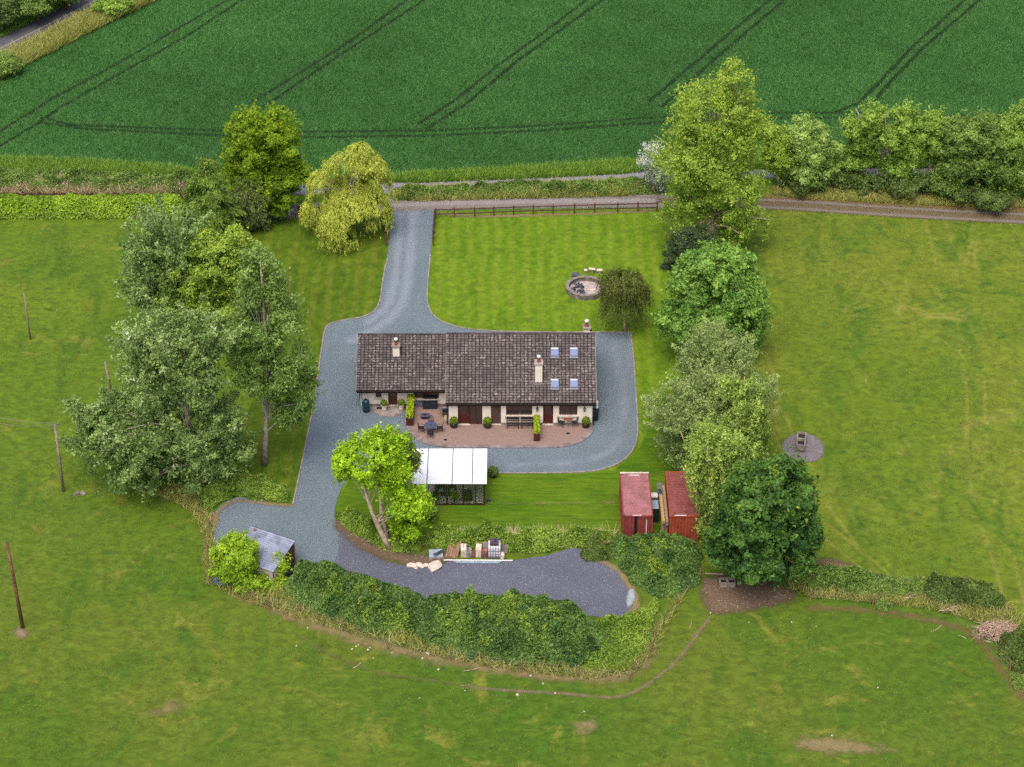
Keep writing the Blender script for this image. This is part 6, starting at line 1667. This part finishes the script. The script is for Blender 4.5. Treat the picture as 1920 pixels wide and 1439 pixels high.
# ------------------------------------------------------------------ hedges, banks, thickets
def mass(name, label, poly_px, hmax, n, m, cat, L=.2, W=.14, lump=.3, edge=.9, seed=1, kind=None, smooth=2, up=.8, extra=None, core=True, jz=.55, freq=1.0, rough=1.0):
    r = np.random.default_rng(seed)
    n = int(n * 1.6); poly = chaikin(GP(poly_px), smooth)
    if smooth: poly = jitter_poly(poly, .28, .7)
    P_ = sample_poly(poly, n, r)
    def hgt(Q):
        e = np.clip(segdist(Q, poly, True) / edge, 0, 1)
        ph = seed * 1.7
        nz = np.sin(Q[:, 0] * 1.9 * freq + ph) * np.sin(Q[:, 1] * 2.3 * freq + ph * 2) + .6 * np.sin(Q[:, 0] * 4.3 * freq + Q[:, 1] * 1.7 + ph) + .5 * np.sin(Q[:, 1] * 5.1 * freq - Q[:, 0] * 2.9 * freq)
        return hmax * np.sqrt(np.clip(e, .03, 1)) * (1 + lump * .5 * nz)
    h = np.maximum(hgt(P_) * (1 + rough * (-.55 + .75 * vnoise(P_, .9, seed) + .45 * vnoise(P_, 2.3, seed + 1))), .08)
    z = h * (1 - jz * r.random(n) ** 1.8) + .05 * r.normal(size=n)
    z = np.maximum(z, .04)
    C = np.stack([P_[:, 0], P_[:, 1], z], 1)
    eps = .15
    gx = (hgt(P_ + [eps, 0]) - h) / eps; gy = (hgt(P_ + [0, eps]) - h) / eps
    N = unit(np.stack([-gx, -gy, np.full(n, up)], 1)); N = unit(N + .6 * r.normal(size=(n, 3)))
    Ax = unit(r.normal(size=(n, 3)) + [0, 0, .2])
    V, F = leaf_quads(C, Ax, N, L * (.65 + .7 * r.random(n)), W * (.65 + .7 * r.random(n)))
    pt = 2.4 * (vnoise(P_, .8, seed + 2) - .5)
    T = np.clip(.5 + .2 * pt + .6 * (r.random(n) - .5), 0, 1)
    if kind == 'stuff':
        o = npmesh(name, V, F, M[m], None, T); tag(o, label, cat, None, 'stuff'); root = None; b = Vector((0, 0, 0))
    else:
        b = Vector((np.mean([p[0] for p in poly]), np.mean([p[1] for p in poly]), 0))
        root = empty(name, b, 0, label, cat)
        o = npmesh('foliage', V - np.array(b), F, M[m], root, T)
    if core:     # woody stems that fill the inside
        k = max(12, n // 220); Q = sample_poly(poly, k, r); hq = hgt(Q)
        mb = MB()
        for (x, y), hh in zip(Q, hq):
            mb.tube([(x - b.x, y - b.y, 0), (x - b.x + r.normal() * .15, y - b.y + r.normal() * .15, hh * .5), (x - b.x + r.normal() * .3, y - b.y + r.normal() * .3, max(.1, hh * .95))], [.025, .018, .008], 4, cap=False)
        so_ = mb.build('stems' if root else name + '_stems', M['barkdark'] if not extra else M[extra], root)
        if not root: tag(so_, 'thin woody stems inside: ' + label, cat, None, 'stuff')
    return poly, hgt
def grass_band(name, label, poly_px, n, h, w, m, seed=1, smooth=1, lean=1.0):
    r = np.random.default_rng(seed); poly = chaikin(GP(poly_px), smooth)
    P_ = sample_poly(poly, n, r)
    hh = h * (1 + .35 * np.sin(P_[:, 0] * 1.1 + seed) * np.sin(P_[:, 1] * 1.7))
    o = blades(name, P_, h, w, M[m], lean=lean, z0=.02, r=r)
    tag(o, label, 'grass')
mass('clipped_hedge', 'long clipped bright green hedge at the left below the ditch', [(-60, 390), (345, 387), (350, 411), (-60, 413)], 1.7, 26000, 'hedge', 'hedge', .2, .15, .06, .5, 50, smooth=0, jz=.95, rough=.25)
grass_band('tall_grass', 'bright tall grass strip between the wheat and the left ditch', [(-60, 297), (0, 299), (180, 305), (365, 320), (365, 333), (180, 328), (-60, 322)], 15000, .55, .11, 'tallgrass', 51)
mass('ditch_scrub', 'tangled brownish scrub on the bank of the left ditch', [(-60, 322), (180, 328), (365, 334), (365, 366), (180, 364), (-60, 362)], .9, 19000, 'hawth', 'scrub', .22, .12, .5, 1.0, 52, 'stuff', 0, freq=.6)
grass_band('dry_grass', 'bleached dry stalks along the left ditch', [(-60, 344), (110, 342), (130, 334), (160, 336), (170, 346), (360, 348), (350, 366), (180, 366), (-60, 364)], 9000, .75, .07, 'drystem', 53)
soft('ditch_bottom', softmat('ditch_mud', A(70, 56, 46), A(96, 78, 64), None, .3), .06, poly=GP([(-60, 360), (180, 362), (360, 362), (355, 376), (-60, 378)]), fade=.5)
grass_band('tall_grass', 'bright tall grass strip between the wheat and the field track', [(735, 330), (900, 322), (1050, 313), (1225, 301), (1225, 324), (1050, 334), (900, 340), (735, 346)], 15000, .55, .11, 'tallgrass', 54)
mass('scrub_bank', 'low rough green scrub bank between the two tracks', [(735, 358), (900, 352), (1050, 346), (1215, 340), (1225, 366), (1050, 371), (900, 374), (740, 378)], .75, 22000, 'hawth', 'scrub', .2, .12, .5, .8, 55, 'stuff', 0, freq=.7)
grass_band('rank_grass', 'rough grass over the scrub bank between the tracks', [(735, 358), (900, 352), (1050, 346), (1215, 340), (1225, 368), (1050, 373), (900, 376), (740, 380)], 9000, .7, .09, 'rankgrass', 56)
grass_band('rank_grass', 'rough grass strip along the near road verge', [(-60, 140), (0, 108), (45, 90), (140, 42), (230, 0), (280, -30), (350, -30), (300, 0), (190, 52), (45, 126), (-60, 185)], 24000, .9, .13, 'rankgrass', 57)
grass_band('tall_grass', 'dark grass slope beyond the tarmac road', [(-60, 100), (0, 72), (60, 44), (160, -8), (120, -30), (0, 30), (-60, 60)], 9000, .5, .13, 'tallgrass', 58)
grass_band('rank_grass', 'rough grass below the hedgerow trees beside the farm track', [(1450, 350), (1560, 352), (1920, 372), (1920, 396), (1700, 384), (1450, 372)], 14000, .45, .1, 'rankgrass', 59)
grass_band('tall_grass', 'lush grass between the wheat and the hedgerow trees', [(1225, 302), (1400, 298), (1600, 292), (1960, 290), (1960, 318), (1600, 316), (1400, 320), (1225, 326)], 14000, .8, .14, 'tallgrass', 60)
grass_band('dry_grass', 'brown twiggy tangle along the hedge at the foot of the lower lawn', [(840, 1008), (1000, 1010), (1150, 1010), (1155, 1020), (1000, 1020), (840, 1020)], 3500, .6, .05, 'drystem', 83, lean=1.8)
# bramble bank in front
brs = [[(540, 1085), (560, 1068), (640, 1070), (690, 1092), (760, 1118), (800, 1128), (810, 1175), (740, 1200), (650, 1175), (560, 1140), (525, 1110)],
       [(790, 1128), (870, 1122), (940, 1130), (1010, 1128), (1080, 1145), (1120, 1172), (1140, 1205), (1120, 1245), (1020, 1255), (900, 1240), (800, 1212), (770, 1180)]]
mass('bramble_thicket', 'dense dark green bramble thicket along the near edge of the yard', brs[0], 1.5, 34000, 'bramble', 'thicket', .21, .14, .35, 1.6, 61, 'stuff', 2, freq=.6)
mass('bramble_thicket', 'tall dark bramble mound at the front of the dark yard', brs[1], 1.7, 48000, 'bramble', 'thicket', .21, .14, .3, 1.8, 62, 'stuff', 2, freq=.6)
mass('nettle_bed', 'light green nettles at the right end of the bramble bank', [(1110, 1165), (1170, 1165), (1210, 1140), (1240, 1120), (1225, 1180), (1215, 1215), (1180, 1262), (1090, 1260), (1130, 1210)], 1.0, 22000, 'nettle', 'thicket', .2, .12, .5, 1.2, 63, 'stuff', 2)
grass_band('rank_grass', 'seeding grass tufts through the bramble bank', [(420, 1100), (540, 1100), (700, 1170), (900, 1240), (1180, 1270), (1260, 1130), (1290, 1110), (1230, 1215), (1180, 1282), (900, 1254), (700, 1200), (520, 1150), (400, 1105)], 4500, .6, .07, 'rankgrass', 64)
mass('bramble_thicket', 'mixed green thicket below the containers', [(1150, 1015), (1210, 1008), (1300, 1010), (1320, 1060), (1300, 1110), (1240, 1125), (1200, 1110), (1170, 1070), (1140, 1045)], 1.05, 24000, 'bramble', 'thicket', .21, .14, .35, 1.2, 65, 'stuff', 2, freq=.7)
mass('garden_hedge', 'ragged woody hedge at the foot of the lower lawn', [(800, 1002), (900, 1003), (1000, 1004), (1150, 1004), (1160, 1022), (1060, 1030), (960, 1040), (900, 1030), (830, 1036), (790, 1025)], 1.15, 17000, 'nettle', 'hedge', .2, .13, .55, .7, 66, None, 1, extra='twig', jz=.9)
mass('dark_shrub', 'rounded dark shrub at the top edge of the yard', [(1088, 1030), (1110, 1024), (1135, 1032), (1138, 1050), (1112, 1058), (1092, 1050)], 1.5, 9000, 'darkshrub', 'shrub', .19, .13, .2, .9, 67)
mass('garden_hedge', 'low leafy hedge under the lime-green tree', [(630, 968), (650, 962), (720, 985), (790, 1000), (800, 1030), (740, 1040), (690, 1020), (645, 990)], 1.0, 15000, 'nettle', 'hedge', .2, .13, .5, .8, 68, None, 1, extra='twig')
mass('undergrowth', 'leafy undergrowth at the foot of the white poplar', [(370, 915), (430, 890), (480, 900), (545, 922), (546, 944), (500, 940), (455, 928), (420, 938), (395, 960), (380, 945)], 1.1, 16000, 'nettle', 'undergrowth', .2, .12, .6, .8, 69, 'stuff', 1, extra='twig')
tree('ivy_mound', 'rounded yellow-green ivy mound smothering the left half of the shed', (455, 1090), [(444, 1042, 38, 38), (434, 1062, 32, 38), (472, 1084, 46, 28), (514, 1098, 30, 18)], 'ivy', 24000, 'barkdark', cr=.6, ncl=110, L=.2, W=.16, seed=70, r0=.12, nl=5, inner=.8, cat='ivy', gap=(1.0, .2), dif=.2)
tree('ivy_mound', 'small ivy spray climbing the shed gable', (528, 1080), [(526, 1062, 12, 20), (520, 1078, 12, 12)], 'ivy', 2600, 'barkdark', cr=.4, ncl=24, L=.19, W=.15, seed=71, r0=.05, nl=3, inner=.6, cat='ivy', dy=-.4)
mass('field_hedge', 'ragged low hedge running right from the dark sycamore', [(1480, 1070), (1560, 1068), (1640, 1082), (1740, 1095), (1760, 1120), (1660, 1125), (1560, 1112), (1490, 1105)], .95, 17000, 'hawth', 'hedge', .2, .12, .6, .9, 72, None, 1, extra='twig', freq=.8)
mass('hedge_shrub', 'dense dark shrub at the right end of the ragged hedge', [(1722, 1105), (1760, 1096), (1840, 1105), (1885, 1128), (1892, 1148), (1830, 1142), (1760, 1138), (1728, 1125)], 1.5, 17000, 'darkshrub', 'shrub', .2, .14, .25, .9, 73)
mass('hedge_shrub', 'dark shrubs at the right edge below the brushwood', [(1880, 1200), (1925, 1180), (1960, 1260), (1930, 1290), (1895, 1255), (1868, 1225)], 1.4, 13000, 'darkshrub', 'shrub', .2, .14, .4, .9, 74)
mass('hedge_shrub', 'small round shrub near the path at far right', [(1895, 1262), (1925, 1262), (1930, 1296), (1905, 1300)], .9, 4000, 'hawth', 'shrub', .2, .14, .3, .7, 75)
grass_band('rank_grass', 'rough grass along the ragged right-hand hedge', [(1480, 1062), (1640, 1078), (1890, 1128), (1920, 1170), (1900, 1190), (1760, 1145), (1640, 1132), (1480, 1118)], 9000, .5, .08, 'rankgrass', 76)
mass('hedge_shrub', 'scattered low weeds along the worn verge at right', [(1640, 1128), (1665, 1126), (1672, 1145), (1648, 1150)], .7, 2200, 'hawth', 'shrub', .18, .12, .3, .5, 77)
grass_band('rank_grass', 'uncut grass at the foot of the left trees', [(250, 900), (330, 905), (400, 960), (400, 1100), (385, 1100), (382, 985), (330, 940), (240, 915)], 5000, .35, .08, 'rankgrass', 78)
mass('nettle_bed', 'lighter nettles through the thicket below the containers', [(1170, 1030), (1240, 1015), (1300, 1040), (1290, 1100), (1230, 1112), (1185, 1075)], 1.15, 7000, 'nettle', 'thicket', .2, .1, .6, 1.0, 84, 'stuff', 2, core=False)
mass('nettle_bed', 'paler nettle and vetch patches through the left bramble bank', [(560, 1090), (660, 1100), (760, 1140), (790, 1190), (720, 1195), (600, 1150)], 1.6, 6000, 'nettle', 'thicket', .2, .1, .6, 1.2, 81, 'stuff', 2, core=False)
mass('nettle_bed', 'paler nettle and vetch patches through the right bramble mound', [(800, 1150), (900, 1140), (1000, 1150), (1080, 1180), (1060, 1240), (900, 1232), (810, 1200)], 1.8, 9000, 'nettle', 'thicket', .2, .1, .6, 1.2, 82, 'stuff', 2, core=False)
# brushwood heap and dry sticks
r = np.random.default_rng(80)
bp_ = G(1872, 1190); bw = empty('brushwood_heap', bp_, 0, 'heap of bleached cut branches at the right hedge', 'brushwood')
for part in range(3):
    mb = MB()
    for k in range(150):
        cx_, cy_ = r.normal() * .55 + (part - 1) * .8, r.normal() * .45 - (part - 1) * .1
        a = r.random() * 6.28; L_ = .5 + r.random() * .9; z = max(.05, (1.0 - (cx_ ** 2 + cy_ ** 2) * .25) * r.random())
        p0 = Vector((cx_ - math.cos(a) * L_ / 2, cy_ - math.sin(a) * L_ / 2, z * .8)); p1 = Vector((cx_ + math.cos(a) * L_ / 2, cy_ + math.sin(a) * L_ / 2, z + r.normal() * .15))
        p1.z = max(.03, p1.z)
        mb.tube([p0, p0.lerp(p1, .5) + Vector((0, 0, .06)), p1], [.022, .018, .008], 4, r.random(), cap=False)
    o = mb.build('branch_pile', M['twig'], bw); o['kind'] = 'stuff'
for i, (u, v, a, lb) in enumerate([(1690, 1125, -.2, 'bare grey branch lying on the ragged hedge'), (1760, 1148, -.1, 'forked bleached branch below the dense dark shrub'), (1625, 1108, 1.2, 'bare upright twigs in the ragged hedge')]):
    p = G(u, v); mb = MB()
    for k in range(7):
        b2 = a + r.normal() * .5; L_ = .8 + r.random() * .9
        mb.tube([(0, 0, .1), (L_ * .5 * math.cos(b2), L_ * .5 * math.sin(b2), .3 + r.random() * .3), (L_ * math.cos(b2 + .2), L_ * math.sin(b2 + .2), .2 + r.random() * .6)], [.03, .02, .008], 4, r.random(), cap=False)
    o = mb.build('dead_branch', M['twig'], None, loc=p); tag(o, lb, 'branch')
# rubble and roots along the yard bank
for i in range(16):
    f = i / 15; u = 640 + 190 * f; v = 985 + 62 * math.sin(f * 1.5) + random.uniform(-4, 4)
    rock('bank_stone', G(u, v), random.uniform(.08, .18), M['stone'], 'rough stone in the bank below the lime-green tree', 'stone', 'stones in the yard bank', .7)
for i in range(10):
    u = 430 + i * 12 + random.uniform(-3, 3); v = 938 + random.uniform(-2, 6) + (8 if i > 7 else 0)
    rock('bank_stone', G(u, v), random.uniform(.08, .16), M['stone'], 'rough stone along the gravel edge below the white poplar', 'stone', 'stones at the gravel edge', .7)
